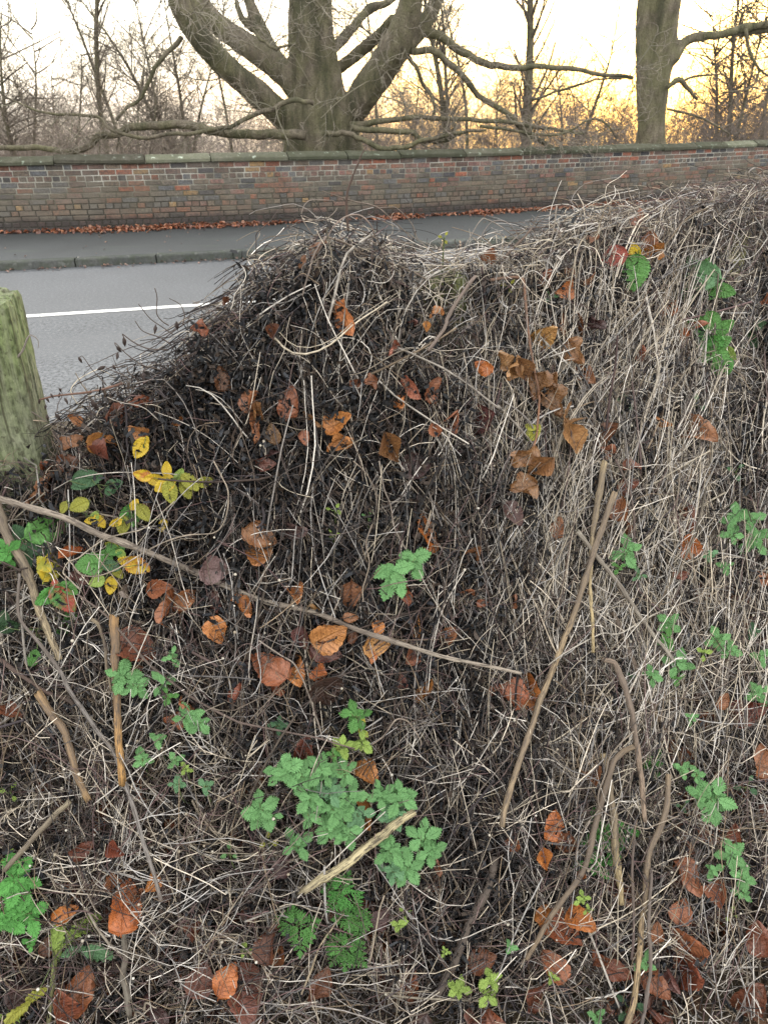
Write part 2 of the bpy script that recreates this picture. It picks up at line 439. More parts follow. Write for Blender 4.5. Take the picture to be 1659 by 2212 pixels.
# ------------------------------------------------------------------ brick wall
def brick_mat():
    m = NT('old_brick'); geo = m.coord('Object'); z = m.n('ShaderNodeSeparateXYZ', {0: geo}).outputs[2]
    n1 = m.noise(9, 4, rough=.65); n2 = m.noise(55, 3); n3 = m.noise(1.1, 4); n4 = m.noise(22, 3)
    c = m.mix(1, m.attr(), m.ramp(n2, (.28, .5), (.72, 1.4)), 'MULTIPLY')
    c = m.mix(m.ramp(n4, (.48, 0.), (.64, .6)), c, (.045, .042, .045))
    c = m.mix(m.ramp(m.noise(3.3, 4, rough=.6), (.5, 0.), (.7, .5)), c, (.15, .14, .13))
    # grime and algae: own shape by noise, commoner low on the wall where it is damp
    hz = m.math('ADD', m.math('MULTIPLY', z, -1.1), m.math('ADD', m.math('MULTIPLY', n3, 1.3), m.math('MULTIPLY', n1, .5)))
    c = m.mix(m.ramp(m.noise(.9, 5, rough=.65, sc=(1, 1, 1.6)), (.45, 0.), (.7, .6)), c, (.13, .115, .10))
    c = m.mix(m.math('MULTIPLY', m.ramp(hz, (.05, 0.), (.5, 1.)), .42), c, (.125, .108, .082))
    c = m.mix(m.ramp(m.math('ADD', m.math('MULTIPLY', z, -6.), m.math('ADD', n1, 1.15)), (.3, 0.), (.8, .8)), c, (.035, .030, .032))
    c = m.mix(m.ramp(m.noise(7, 5, rough=.7), (.68, 0.), (.74, .6)), c, (.25, .26, .24))
    m.set('Base Color', c); m.set('Roughness', .85); m.set('Specular IOR Level', .2); m.bump(m.math('ADD', n2, n1), .8, .012); return m.m
M_brick = brick_mat()
def mortar_mat():
    m = NT('lime_mortar'); z = m.n('ShaderNodeSeparateXYZ', {0: m.coord()}).outputs[2]; n = m.noise(2.2, 4); n2 = m.noise(60, 3)
    k = m.math('ADD', z, m.math('MULTIPLY', m.math('SUBTRACT', n, .5), .9))
    c = m.ramp(k, (.28, (.035, .032, .026)), (.52, (.10, .095, .072)), (.70, (.24, .23, .20)), (.85, (.36, .35, .32)))
    m.set('Base Color', m.mix(1, c, m.ramp(n2, (.3, .8), (.7, 1.15)), 'MULTIPLY')); m.set('Roughness', .9); m.bump(n2, .5, .006); return m.m
M_mortar = mortar_mat()

wall = thing('brick_wall', 'long old brick wall with mossy stone coping across the road', 'wall', (0, float(yw(0)), PAV))
W0 = np.array([0, float(yw(0)), PAV])
NCO = 12; CH = (WALL_H - .11) / NCO
def dirs(x):
    d = (yw(x + .01) - yw(x - .01)) / .02; L = np.hypot(1, d); return np.stack([1 / L, d / L], -1)
# arc-length table
tx = np.linspace(-14, 26, 4000); ty = yw(tx); ts = np.concatenate([[0], np.cumsum(np.hypot(np.diff(tx), np.diff(ty)))])
def at_s(s, out_, z):
    x = np.interp(s, ts, tx); y = np.interp(s, ts, ty); d = dirs(x)
    return np.stack([x + d[..., 1] * out_, y - d[..., 0] * out_, np.asarray(z) + np.zeros_like(x)], -1)   # out_>0 towards the road
bv = []; bf = []; bc = []; off = 0
pal = np.array([(.22, .085, .058), (.175, .088, .066), (.115, .08, .07), (.05, .05, .058), (.085, .088, .098), (.14, .11, .09), (.11, .095, .082), (.27, .17, .085), (.17, .095, .085)])
for c in range(NCO):
    top = c / (NCO - 1.)
    header = c in (NCO - 3, NCO - 8, 1)
    s = R.uniform(-.1, 0); z0 = c * CH
    while s < ts[-1]:
        Lb = (.113 if header or R.random() < .07 else .232) * R.uniform(.96, 1.05)
        g = R.uniform(.005, .0095); p = R.uniform(.003, .013)
        if R.random() < .03: p = .001
        sx = [s + g, s + Lb - g]; zz = [z0 + g * .8 + R.normal() * .0015, z0 + CH - g * .8 + R.normal() * .0015]
        b = .005
        q = np.array([[sx[0], 0, zz[0]], [sx[1], 0, zz[0]], [sx[1], 0, zz[1]], [sx[0], 0, zz[1]],
                      [sx[0] + b + R.uniform(0, .006), p, zz[0] + b], [sx[1] - b - R.uniform(0, .006), p, zz[0] + b + R.uniform(0, .004)],
                      [sx[1] - b, p + R.normal() * .001, zz[1] - b], [sx[0] + b, p, zz[1] - b - R.uniform(0, .004)]])
        bv.append(at_s(q[:, 0], q[:, 1], PAV + q[:, 2]))
        bf.append(np.array([[4, 5, 6, 7], [0, 1, 5, 4], [1, 2, 6, 5], [2, 3, 7, 6], [3, 0, 4, 7]]) + off); off += 8
        wgt = np.array([.05, .08, .20, .11, .15, .16, .15, .02, .10]) if top > .55 else np.array([.04, .09, .22, .10, .12, .18, .16, .03, .12])
        if top > .9: wgt = wgt + np.array([.10, .12, 0, 0, 0, 0, 0, 0, .04])
        col = pal[R.choice(9, p=wgt / wgt.sum())] * R.uniform(.75, 1.3)
        bc.append(np.ones((8, 3)) * col); s += Lb
me = mesh_np('brickwork', np.concatenate(bv) - W0, np.concatenate(bf), M_brick, cols=np.concatenate(bc), smooth=False)
link('brickwork', me, wall)
# the body of the wall, whose face is the mortar
ss = np.linspace(0, ts[-1], 160)
prof = [(0, -.1), (0, WALL_H - .11), (-.23, WALL_H - .11), (-.23, -.1)]
V = np.concatenate([at_s(ss, a, PAV + b) for a, b in prof]); n = len(ss); F = []
for r in range(3):
    a = np.arange(n - 1) + r * n; F.append(np.stack([a, a + 1, a + 1 + n, a + n], -1))
link('mortar', mesh_np('mortar', V - W0, np.concatenate(F), M_mortar, smooth=False), wall)
cp = np.array([(.045, 0), (.06, .01), (.06, .046), (.05, .058), (-.06, .112), (-.17, .112), (-.28, .058), (-.29, .046), (-.29, .01), (-.275, 0)])
s = .35; k = 0
while s < ts[-1] - 1.3:
    Ls = R.uniform(.85, 1.25); dz = R.normal() * .005; do = R.normal() * .006; tl = R.normal() * .006
    sg = np.array([s + .006, s + .03, s + Ls * .5, s + Ls - .03, s + Ls - .006]); sc_ = [.93, 1, 1, 1, .93]
    V = np.concatenate([at_s(np.full(len(cp), q), (cp[:, 0] + .115) * f - .115 + do, PAV + WALL_H - .11 + dz + tl * (i - 2) / 2 + cp[:, 1] * f + .001) for i, (q, f) in enumerate(zip(sg, sc_))])
    V = V + np.stack([np.zeros(len(V)), R.normal(size=len(V)) * .003, R.normal(size=len(V)) * .003], -1)
    n = len(cp); F = []
    for r in range(4):
        a = np.arange(n) + r * n; b = np.roll(np.arange(n), -1) + r * n; F.append(np.stack([a, b, b + n, a + n], -1)[:, ::-1])
    caps = [np.array([[0, i, i + 1] for i in range(1, n - 1)]), np.array([[4 * n, 4 * n + i + 1, 4 * n + i] for i in range(1, n - 1)])]
    t = R.uniform(.75, 1.1) * (1.55 if R.random() < .18 else 1)
    link('coping_stone', mesh_np('coping_stone', V - W0, [np.concatenate(F), np.concatenate(caps)], M_coping, cols=np.ones((len(V), 3)) * np.array([t, t * R.uniform(.97, 1.06), t]), smooth=False), wall)
    s += Ls

# ------------------------------------------------------------------ ground
def soil_mat(name, a, b, g, amt):
    m = NT(name); n1 = m.noise(2, 5); n2 = m.noise(30, 4)
    c = m.mix(m.ramp(n2, (.3, 0.), (.7, 1.)), a, b); c = m.mix(m.math('MULTIPLY', m.ramp(n1, (.35, 0.), (.6, 1.)), amt), c, g)
    m.set('Base Color', c); m.set('Roughness', .95); m.bump(n2, .8, .03); return m.m
M_soil = soil_mat('leafy_soil', (.03, .02, .014), (.075, .042, .026), (.04, .045, .02), .4)
M_field = soil_mat('winter_grass', (.05, .06, .025), (.10, .09, .045), (.06, .05, .03), .6)
gx = np.concatenate([np.linspace(-60, -4, 20)[:-1], np.linspace(-4, 5, 90), np.linspace(5, 80, 20)[1:]])
ts_ = np.concatenate([[-40, -15, -6, -3], np.linspace(-2, 0, 50)])
VV = []
for t in ts_:
    e = near_edge(gx) + .02
    yb = e + t * (e - .2 if False else 1) * np.where(t > -2.01, (e + .6) / 2, 1) if t > -2.01 else np.full_like(gx, -.6) + (t + 2) * 1.0
    f = np.clip((e - yb) / 1.2, 0, 1); z = .03 + .17 * f * f * (3 - 2 * f) + .035 * sn(gx, yb, 3, 2) * f
    VV.append(np.stack([gx, yb, z], -1))
V = np.concatenate(VV); n = len(gx)
F = np.concatenate([np.stack([np.arange(n - 1) + r * n, np.arange(n - 1) + 1 + r * n, np.arange(n - 1) + 1 + (r + 1) * n, np.arange(n - 1) + (r + 1) * n], -1) for r in range(len(ts_) - 1)])
o = link('verge', mesh_np('verge', V, F, M_soil)); o['kind'] = 'structure'
def zfield(x, y):
    return -np.interp(np.asarray(y) - yw(x), [0, 3, 8, 20, 60, 300, 1800], [0, 0, .3, 1.3, 5., 20., 85.])
fx = np.concatenate([np.linspace(-1500, -60, 25), np.linspace(-40, 60, 40), np.linspace(90, 1900, 25)])
rows = [yw(fx) + .1, yw(fx) + 3, yw(fx) + 8, yw(fx) + 20, np.maximum(yw(fx) + 40, 70), np.full_like(fx, 300.) + np.abs(fx) * .4, np.full_like(fx, 1800.)]
V = np.concatenate([np.stack([fx, y, zfield(fx, y) + .08 * sn(fx, y, .3)], -1) for y in rows]); n = len(fx)
F = np.concatenate([np.stack([np.arange(n - 1) + r * n, np.arange(n - 1) + 1 + r * n, np.arange(n - 1) + 1 + (r + 1) * n, np.arange(n - 1) + (r + 1) * n], -1) for r in range(len(rows) - 1)])
o = link('field', mesh_np('field', V, F, M_field)); o['kind'] = 'structure'

# ------------------------------------------------------------------ trees
def bark_mat(name, a, b, moss, amt, scale=1):
    m = NT(name); co = m.coord(); n1 = m.noise(2.2 * scale, 5, co, .6); n2 = m.noise(9 * scale, 4, co, .65, (1, 1, .35)); n3 = m.noise(45 * scale, 3)
    c = m.mix(m.ramp(n2, (.3, 0.), (.7, 1.)), a, b)
    c = m.mix(m.math('MULTIPLY', m.ramp(n1, (.38, 0.), (.6, 1.)), amt), c, moss)
    c = m.mix(m.ramp(m.noise(6 * scale, 4, co, .7, (1, 1, .6)), (.62, 0.), (.72, .6)), c, tuple(x * 1.8 for x in b))
    c = m.mix(m.math('MULTIPLY', m.ramp(m.noise(2.6 * scale, 5, co, .7, (1, 1, .22)), (.50, 0.), (.62, 1.)), .7), c, (.04, .042, .026))
    c = m.mix(1, c, m.ramp(n3, (.3, .7), (.7, 1.25)), 'MULTIPLY')
    m.set('Base Color', c); m.set('Roughness', .88); m.set('Specular IOR Level', .2); m.bump(m.math('ADD', n2, m.math('MULTIPLY', n3, .5)), .8, .05); return m.m
M_bark = bark_mat('beech_bark', (.06, .05, .04), (.165, .142, .11), (.11, .112, .055), .55)
M_twig = NT('twig_bark'); M_twig.set('Base Color', M_twig.mix(1, M_twig.attr(), (1, 1, 1), 'MULTIPLY')); M_twig.set('Roughness', .8); M_twig = M_twig.m

def fuse(name, V, F, voxel, mat, bumpy=.02):
    me = mesh_np(name + '_raw', V, F, mat)
    o = bpy.data.objects.new(name + '_raw', me); COL.objects.link(o)
    md = o.modifiers.new('r', 'REMESH'); md.mode = 'VOXEL'; md.voxel_size = voxel; md.use_smooth_shade = True
    sm = o.modifiers.new('s', 'SMOOTH'); sm.iterations = 3
    dg = bpy.context.evaluated_depsgraph_get(); dg.update()
    res = bpy.data.meshes.new_from_object(o.evaluated_get(dg))
    bpy.data.objects.remove(o); res.name = name
    n = len(res.vertices); co = np.empty(n * 3, np.float32); res.vertices.foreach_get('co', co); co = co.reshape(-1, 3)
    no = np.empty(n * 3, np.float32); res.vertices.foreach_get('normal', no); no = no.reshape(-1, 3)
    d = bumpy * (sn(co[:, 0] + co[:, 1], co[:, 2] * .5, 5, 3) + .6 * sn(co[:, 0] - co[:, 1], co[:, 2] * .8, 13, 5))
    co = co + no * d[:, None]; res.vertices.foreach_set('co', co.astype(np.float32).ravel())
    res.polygons.foreach_set('use_smooth', np.ones(len(res.polygons), bool)); res.update()
    return res
def limb(px_pts, yd, w_px, n=16):
    """limb along picture points at distance yd (scalar or per point), widths in picture units -> path, radii"""
    P = np.array(px_pts, float); y = np.full(len(P), yd, float) if np.isscalar(yd) else np.array(yd, float)
    W = ony(P[:, 0], P[:, 1], y); S = smooth_path(W, n)
    wp = np.interp(np.linspace(0, 1, n), np.linspace(0, 1, len(w_px)), w_px)
    _, _, f = project(S)
    return S, wp * .5 * f / FP
def twigs(parents, spec, cols, sides=3, trop=(0, 0, -.02), K=7):
    """parents: list of (path) arrays; spec: list of (n, length, r0, wig, spread) per level"""
    Vs = []; Fs = []; Cs = []; off = 0
    cur = None
    for lv, (n, L, r0, wig, spread) in enumerate(spec):
        if cur is None:
            Ps, Ds = [], []
            for p in parents:
                ln = np.linalg.norm(np.diff(p, axis=0), axis=1).sum()
                a, d, _, _ = spawn(p[None], max(1, int(n * ln)), .12, 1, spread); Ps.append(a); Ds.append(d)
            P = np.concatenate(Ps); D = np.concatenate(Ds)
        else:
            P, D, _, _ = spawn(cur, n, .15, 1.0, spread)
        Ln = L * R.uniform(.5, 1.3, len(P))
        cur = grow(P, D, Ln, K, wig, trop)
        rad = r0 * R.uniform(.7, 1.2, (len(P), 1)) * np.linspace(1, .45, K)[None]
        V, F = tubes(cur, rad, sides)
        Vs.append(V); Fs.append(F[0] + off); off += len(V)
        c = np.array(cols[min(lv, len(cols) - 1)]) * R.uniform(.7, 1.3, (len(P), 1))
        Cs.append(np.repeat(c, K * sides, 0))
    return np.concatenate(Vs), np.concatenate(Fs), np.concatenate(Cs)

# the great beech: widths and points are given for the picture, distances vary limb by limb
YB = 15.2
def L(pts, y, wpx, n=16): return limb(pts, y, wpx, n)
base = [
    L([(690, 352), (688, 300), (668, 230), (655, 150), (650, 60), (648, -40), (640, -200)], [YB, YB, YB, YB, YB, YB, YB], [96, 86, 70, 60, 56, 50, 40]),
    L([(640, 352), (640, 300), (622, 262), (560, 205), (490, 145), (432, 82), (398, 30), (376, -30), (350, -150)], [YB, YB - .1, YB - .2, YB - .6, YB - .9, YB - 1.1, YB - 1.2, YB - 1.3, YB - 1.5], [60, 62, 58, 54, 50, 50, 48, 44, 36]),
    L([(668, 240), (640, 185), (605, 150), (555, 112), (495, 72), (446, 28), (424, -20), (395, -140)], [YB, YB, YB + .1, YB + .3, YB + .5, YB + .6, YB + .7, YB + .9], [60, 58, 54, 50, 46, 44, 42, 34]),
    L([(610, 140), (582, 98), (562, 55), (540, 5), (520, -90)], [YB + .2, YB + .4, YB + .6, YB + .8, YB + 1], [34, 30, 28, 26, 20]),
    L([(560, 70), (535, 55), (516, 25), (508, -20)], [YB + .6, YB + .7, YB + .8, YB + .9], [14, 15, 14, 12]),
    L([(715, 352), (722, 300), (722, 220), (706, 130), (697, 60), (690, -40), (690, -200)], [YB - .15, YB - .15, YB - .1, YB - .1, YB, YB, YB], [80, 66, 54, 48, 46, 42, 36]),
    L([(765, 352), (752, 310), (752, 262), (785, 205), (832, 140), (862, 80), (884, 20), (892, -40), (905, -180)], [YB - .1, YB - .1, YB - .1, YB - .3, YB - .5, YB - .7, YB - .8, YB - .9, YB - 1], [64, 56, 56, 66, 68, 62, 54, 50, 42]),
    L([(835, 150), (880, 95), (915, 55), (938, 10), (960, -60)], [YB - .4, YB - .4, YB - .3, YB - .2, YB], [40, 40, 36, 32, 26]),
    L([(690, 170), (735, 145), (780, 110), (825, 70), (850, 40)], [YB + .1, YB + .3, YB + .3, YB + .1, YB - .3], [30, 26, 26, 24, 20]),
    L([(700, 120), (740, 85), (770, 50), (800, 18), (840, 5), (880, -30)], [YB + .2, YB + .5, YB + .7, YB + .9, YB + 1, YB + 1.2], [26, 22, 20, 19, 16, 14]),
    L([(650, 90), (640, 50), (636, 10), (625, -60)], [YB - .1, YB - .2, YB - .3, YB - .3], [22, 20, 18, 16]),
]
limbs2 = [
    L([(912, 68), (955, 82), (1000, 112), (1050, 138), (1100, 146), (1170, 143), (1230, 148), (1300, 163), (1370, 166)], [YB - .3] * 3 + [YB - .6] * 3 + [YB - .8] * 3, [20, 18, 17, 15, 13, 11, 10, 8, 6], 26),
    L([(885, 112), (940, 112), (985, 150), (1040, 212), (1090, 240), (1140, 290), (1192, 322)], YB - .6, [14, 14, 13, 12, 11, 10, 9], 22),
    L([(392, 82), (360, 116), (320, 180), (282, 232), (252, 256)], YB - 1.2, [11, 10, 8, 7, 6], 14),
    L([(662, 292), (600, 290), (540, 290), (465, 285), (425, 273), (350, 270), (290, 275), (250, 288), (215, 296), (190, 316), (160, 328), (100, 320), (40, 319), (-60, 322)], YB - 1.3, [20, 20, 19, 18, 18, 17, 16, 16, 15, 14, 13, 11, 11, 8], 40),
    L([(680, 222), (650, 218), (615, 221), (575, 240), (525, 260), (480, 278), (430, 285), (380, 290), (320, 296), (280, 294), (245, 280), (215, 255), (165, 248), (110, 245), (50, 228), (0, 200)], YB - 1.6, [10, 10, 11, 10, 9, 9, 8, 8, 8, 7, 7, 7, 6, 5, 4, 3], 40),
    L([(700, 288), (740, 288), (780, 300), (820, 318), (870, 320), (910, 305), (960, 292), (1000, 285)], YB - 1.2, [12, 11, 11, 11, 10, 9, 8, 7], 24),
    L([(760, 275), (830, 282), (890, 288), (920, 305), (975, 300), (1000, 285), (1050, 280)], YB - 1.0, [12, 12, 11, 9, 8, 7, 5], 24),
    L([(760, 270), (820, 262), (900, 255), (1000, 258), (1090, 262), (1190, 280), (1260, 290)], YB - .8, [14, 12, 10, 9, 8, 7, 5], 24),
    L([(880, 120), (905, 160), (925, 200), (940, 240), (930, 262)], YB - .5, [9, 8, 7, 6, 5], 14),
    L([(540, 60), (570, 90), (600, 105), (640, 95)], YB - 1.0, [7, 6, 6, 5], 12),
    L([(430, 50), (455, 85), (475, 125), (490, 160)], YB - .9, [10, 9, 8, 8], 10),
    L([(1150, 215), (1240, 185), (1310, 170), (1365, 172)], YB - .5, [5, 5, 4, 3], 12),
    L([(1040, 270), (1120, 285), (1200, 292), (1290, 255), (1330, 300)], YB - .9, [7, 6, 5, 5, 3], 16),
]
Vs = []; Fs = []; off = 0
for P, r in base:
    V, F = tubes(P[None], r[None], 12, True)
    for f in F: Fs.append(f + off)
    Vs.append(V); off += len(V)
for k in range(9):
    x0 = 622 + 16 * k + R.normal() * 4; x1 = 640 + 9.5 * k + R.normal() * 5
    base_ = L([(x0, 352), (x0 * .6 + x1 * .4, 270 + R.normal() * 10), (x0 * .35 + x1 * .65 + R.normal() * 6, 170), (x1, 60), (x1 * .8 + 135, -80)], YB - .33 - .12 * math.sin(k * .39) + R.normal() * .04, [26, 22, 17, 13, 9])
    V, F = tubes(base_[0][None], base_[1][None], 8, True)
    for f in F: Fs.append(f + off)
    Vs.append(V); off += len(V)
# root flare
for a in np.linspace(0, 2 * math.pi, 9)[:-1]:
    b0 = ony(np.array([700.]), np.array([352.]), np.array([YB]))[0]; b0 = np.array([b0[0], b0[1], 0])
    P = smooth_path([b0 + np.array([math.cos(a) * 1.0, math.sin(a) * .9, -.1]), b0 + np.array([math.cos(a) * .6, math.sin(a) * .5, .25]), b0 + np.array([math.cos(a) * .42, math.sin(a) * .35, 1.3])], 8)
    V, F = tubes(P[None], np.linspace(.16, .24, 8)[None], 10, True)
    for f in F: Fs.append(f + off)
    Vs.append(V); off += len(V)
Fq = [f for f in Fs if f.shape[1] == 4]; Ft = [f for f in Fs if f.shape[1] == 3]
me = fuse('trunk', np.concatenate(Vs), [np.concatenate(Fq), np.concatenate(Ft)], .04, M_bark, .014)
tb = ony(np.array([695.]), np.array([352.]), np.array([YB]))[0]
beech = thing('beech_tree', 'massive bare beech with many spreading limbs behind the wall', 'tree', (float(tb[0]), YB, 0.0))
B0 = np.array([tb[0], YB, 0])
def shifted(me, d):
    me.transform(Matrix.Translation(Vector([float(-x) for x in d]))); return me
link('trunk', shifted(me, B0), beech)
Vs = []; Fs = []; Ft = []; off = 0; 
for P, r in limbs2:
    P = P + np.stack([sn(np.arange(len(P)), P[:, 2] * 3, .9, 1), sn(np.arange(len(P)), P[:, 0], .7, 5), sn(np.arange(len(P)), P[:, 0], 1.1, 9)], -1) * np.array([.03, .1, .03])
    V, F = tubes(P[None], r[None], 8, True); Vs.append(V); Fs.append(F[0] + off); Ft.append(F[1] + off); off += len(V)
link('low_limbs', mesh_np('low_limbs', np.concatenate(Vs) - B0, [np.concatenate(Fs), np.concatenate(Ft)], M_bark), beech)
V1, F1, C1 = twigs([p for p, r in limbs2], [(3.2, .75, .011, .25, 1.0), (4, .45, .0055, .3, .9), (4, .28, .0036, .3, .9)], [(.12, .11, .08), (.17, .15, .12), (.19, .16, .135)], trop=(0, 0, .0))
V2, F2, C2 = twigs([p for p, r in base], [(4.0, 1.2, .013, .3, 1.1), (4, .65, .007, .3, .9), (4, .33, .0042, .3, .9)], [(.15, .135, .10), (.22, .20, .16), (.24, .21, .18)], trop=(0, -.05, -.04))
link('twigs', mesh_np('twigs', np.concatenate([V1, V2]) - B0, np.concatenate([F1, F2 + len(V1)]), M_twig, cols=np.concatenate([C1, C2])), beech)

# second tree, to the right, two stems from one base
Y2 = 17.0
s2 = [L([(1404, 325), (1408, 260), (1420, 160), (1432, 60), (1442, -30), (1450, -200)], Y2, [66, 56, 58, 64, 62, 50]),
      L([(1398, 325), (1392, 200), (1388, 120), (1388, 40), (1392, -40), (1380, -200)], Y2 - .1, [34, 36, 32, 30, 28, 24]),
      L([(1450, 130), (1470, 100), (1495, 82), (1560, 74), (1610, 60), (1655, 52), (1740, 40)], Y2 - .1, [30, 22, 19, 18, 20, 18, 12], 20)]
Vs = []; Fs = []; Ft = []; off = 0
for P, r in s2:
    V, F = tubes(P[None], r[None], 12, True); Vs.append(V); Fs.append(F[0] + off); Ft.append(F[1] + off); off += len(V)
t2 = s2[0][0][0]; B2 = np.array([t2[0], Y2, 0])
# carry the stem down to the soil
P = smooth_path([t2 + np.array([0, 0, .1]), np.array([t2[0], Y2, .4]), np.array([t2[0], Y2, -.1])], 6)
V, F = tubes(P[None], np.linspace(.33, .48, 6)[None], 12, True); Vs.append(V); Fs.append(F[0] + off); Ft.append(F[1] + off)
me = fuse('trunk', np.concatenate(Vs), [np.concatenate(Fs), np.concatenate(Ft)], .05, M_bark, .015)
tree2 = thing('beech_tree', 'tall grey trunk forked in two against the yellow sunset', 'tree', tuple(float(v) for v in B2))
link('trunk', shifted(me, B2), tree2)
l2 = [L([(1440, 190), (1465, 172), (1480, 185), (1505, 215)], Y2 - .3, [9, 13, 10, 6], 10), L([(1470, 178), (1500, 165), (1560, 160)], Y2 - .3, [6, 5, 3], 8),
      L([(1440, 235), (1500, 250), (1535, 265), (1575, 290)], Y2 - .3, [5, 5, 4, 3], 10), L([(1610, 62), (1618, 110), (1640, 150), (1670, 170)], Y2 - .3, [8, 7, 5, 4], 10),
      L([(1600, 75), (1650, 64), (1720, 75)], Y2, [12, 14, 9], 8), L([(1640, 150), (1620, 190), (1560, 200)], Y2 - .3, [5, 4, 3], 8)]
Vs = []; Fs = []; Ft = []; off = 0
for P, r in l2:
    V, F = tubes(P[None], r[None], 7, True); Vs.append(V); Fs.append(F[0] + off); Ft.append(F[1] + off); off += len(V)
link('low_limbs', mesh_np('low_limbs', np.concatenate(Vs) - B2, [np.concatenate(Fs), np.concatenate(Ft)], M_bark), tree2)
V1, F1, C1 = twigs([p for p, r in l2 + s2[2:]], [(2.2, .8, .010, .25, 1.0), (3, .45, .0055, .3, .9), (3, .28, .004, .3, .9)], [(.07, .06, .045), (.08, .065, .05)])
link('twigs', mesh_np('twigs', V1 - B2, F1, M_twig, cols=C1), tree2)

# background trees beyond the wall: each its own trunk and crown
def slim_tree(px, y, h, r, label, kind='upright', n1=26, lean=0.0, stems=1, name='bare_tree', seed=0, col=(.10, .083, .066), dens=1.0):
    g = onz(np.array([px]), np.array([300.]), 1.0)[0]
    d = rays(px, 300.); x0 = CAMP[0] + d[0] * y / d[1]
    root = thing(name, label, 'tree', (float(x0), float(y), float(zfield(x0, y))), 'bare trees beyond the wall')
    paths = []; Vs = []; Fs = []; off = 0
    for s in range(stems):
        le = lean + (R.normal() * .10 if stems > 1 else 0)
        P0 = np.array([[R.normal() * .15 * (stems > 1), R.normal() * .15 * (stems > 1), -.05]])
        hh = h * R.uniform(.75, 1.0) if s else h
        P = grow(P0, np.array([[le, 0, 1.]]), np.array([hh]), 14, .05, (0, 0, .02))
        rad = np.linspace(r, r * .10, 14)[None] * (.8 if not s else .6)
        V, F = tubes(P, rad, 7); Vs.append(V); Fs.append(F[0] + off); off += len(V); paths.append(P[0])
    link('trunk', mesh_np('trunk', np.concatenate(Vs), np.concatenate(Fs), M_bark), root)
    if kind == 'upright': spec = [(1.4 * n1 / h, h * .20, r * .20, .14, .62), (int(7 * dens), h * .085, .007, .2, .75), (int(5 * dens), h * .05, .005, .25, .8)]; trop = (0, 0, .05)
    elif kind == 'bushy': spec = [(1.1 * n1 / h, h * .34, r * .2, .2, .95), (int(7 * dens), h * .16, .0065, .25, .9), (int(6 * dens), h * .08, .0042, .3, .9)]; trop = (0, 0, .03)
    else: spec = [(1.1 * n1 / h, h * .11, r * .2, .12, .5), (int(5 * dens), h * .06, .0055, .2, .7), (int(5 * dens), h * .045, .005, .25, .8)]; trop = (0, 0, .06)
    V, F, C = twigs(paths, spec, [np.array(col) * .8, np.array(col), np.array(col) * 1.15], trop=trop, K=6)
    link('crown', mesh_np('crown', V, F, M_twig, cols=C), root)
for a in [
    (228, 27, 12.5, .13, 'tall spire-like bare tree left of the big beech', 'spire', 60, -.02, 1),
    (262, 30, 9, .10, 'slender bare tree beside the spire-like one', 'spire', 40, .02, 1),
    (352, 25, 6.2, .10, 'leaning twin-stemmed bare tree under the left limbs of the beech', 'upright', 22, -.05, 2),
    (398, 26, 5.8, .10, 'dark bare tree just left of the lowest beech limb fork', 'upright', 20, -.03, 2),
    (300, 24, 4.0, .07, 'small round bare tree with dense twigs left of centre', 'bushy', 24, 0, 3),
    (130, 30, 5.2, .10, 'bushy bare tree between the left edge and the spire', 'bushy', 22, .03, 2),
    (30, 26, 5.4, .12, 'twiggy bare tree at the left edge above the wall', 'bushy', 26, .02, 3),
    (500, 30, 8.0, .08, 'thin bare tree seen between the two left beech limbs', 'upright', 22, 0, 1),
    (815, 30, 8.5, .09, 'thin straight bare tree just right of the beech trunk', 'upright', 22, 0, 1),
    (968, 25, 7.2, .15, 'many-branched bare tree right of the beech', 'upright', 30, 0, 2),
    (1010, 30, 7.5, .10, 'paler bare tree behind the many-branched one', 'upright', 22, .03, 1),
    (1140, 22, 7.5, .20, 'stout upright bare tree with clubbed branches against the sky', 'upright', 34, 0, 1),
    (1225, 26, 4.6, .11, 'broad low bare tree with spreading twigs left of the forked trunk', 'bushy', 26, .06, 2),
    (1070, 32, 4.0, .07, 'short bare tree low between two taller ones', 'bushy', 20, 0, 2),
    (1320, 32, 3.6, .06, 'low bare tree in front of the brightest glow', 'bushy', 18, 0, 2),
    (1585, 26, 5.6, .13, 'rounded bare tree right of the forked trunk', 'bushy', 34, 0, 3),
    (1650, 30, 5.8, .12, 'bare tree at the right edge above the wall', 'bushy', 26, 0, 2),
    (905, 34, 5.0, .08, 'faint bare tree behind the right beech limb', 'upright', 20, 0, 2)]:
    slim_tree(a[0], a[1], a[2], a[3], a[4], a[5], a[6], a[7], a[8])
# a neighbouring tree whose branches reach in from the left
nt_ = thing('bare_tree', 'fine drooping twigs reaching in at the top left corner', 'tree', (-9.6, 14.0, 0.0), 'bare trees beyond the wall')
P = grow(np.array([[0, 0, -.05]]), np.array([[.02, 0, 1.]]), np.array([9.]), 14, .05)
V, F = tubes(P, np.linspace(.22, .07, 14)[None], 9); link('trunk', mesh_np('trunk', V, F[0], M_bark), nt_)
br = [P[0]]
for zz, ln in [(3.0, 2.9), (3.6, 2.7), (4.4, 3.0), (4.9, 3.2), (2.4, 2.4)]:
    q = grow(np.array([[.02, 0, zz]]), np.array([[1., -.05, .12]]), np.array([ln]), 12, .14, (0, 0, -.03)); br.append(q[0])
Vs = []; Fs = []; off = 0
for q in br[1:]:
    V, F = tubes(q[None], np.linspace(.05, .012, 12)[None], 6); Vs.append(V); Fs.append(F[0] + off); off += len(V)
V, F, C = twigs(br[1:], [(3.0, .8, .009, .25, .9), (4, .42, .005, .3, .9), (3, .25, .0036, .3, .9)], [(.09, .085, .07), (.11, .10, .085)], trop=(0, 0, -.05))
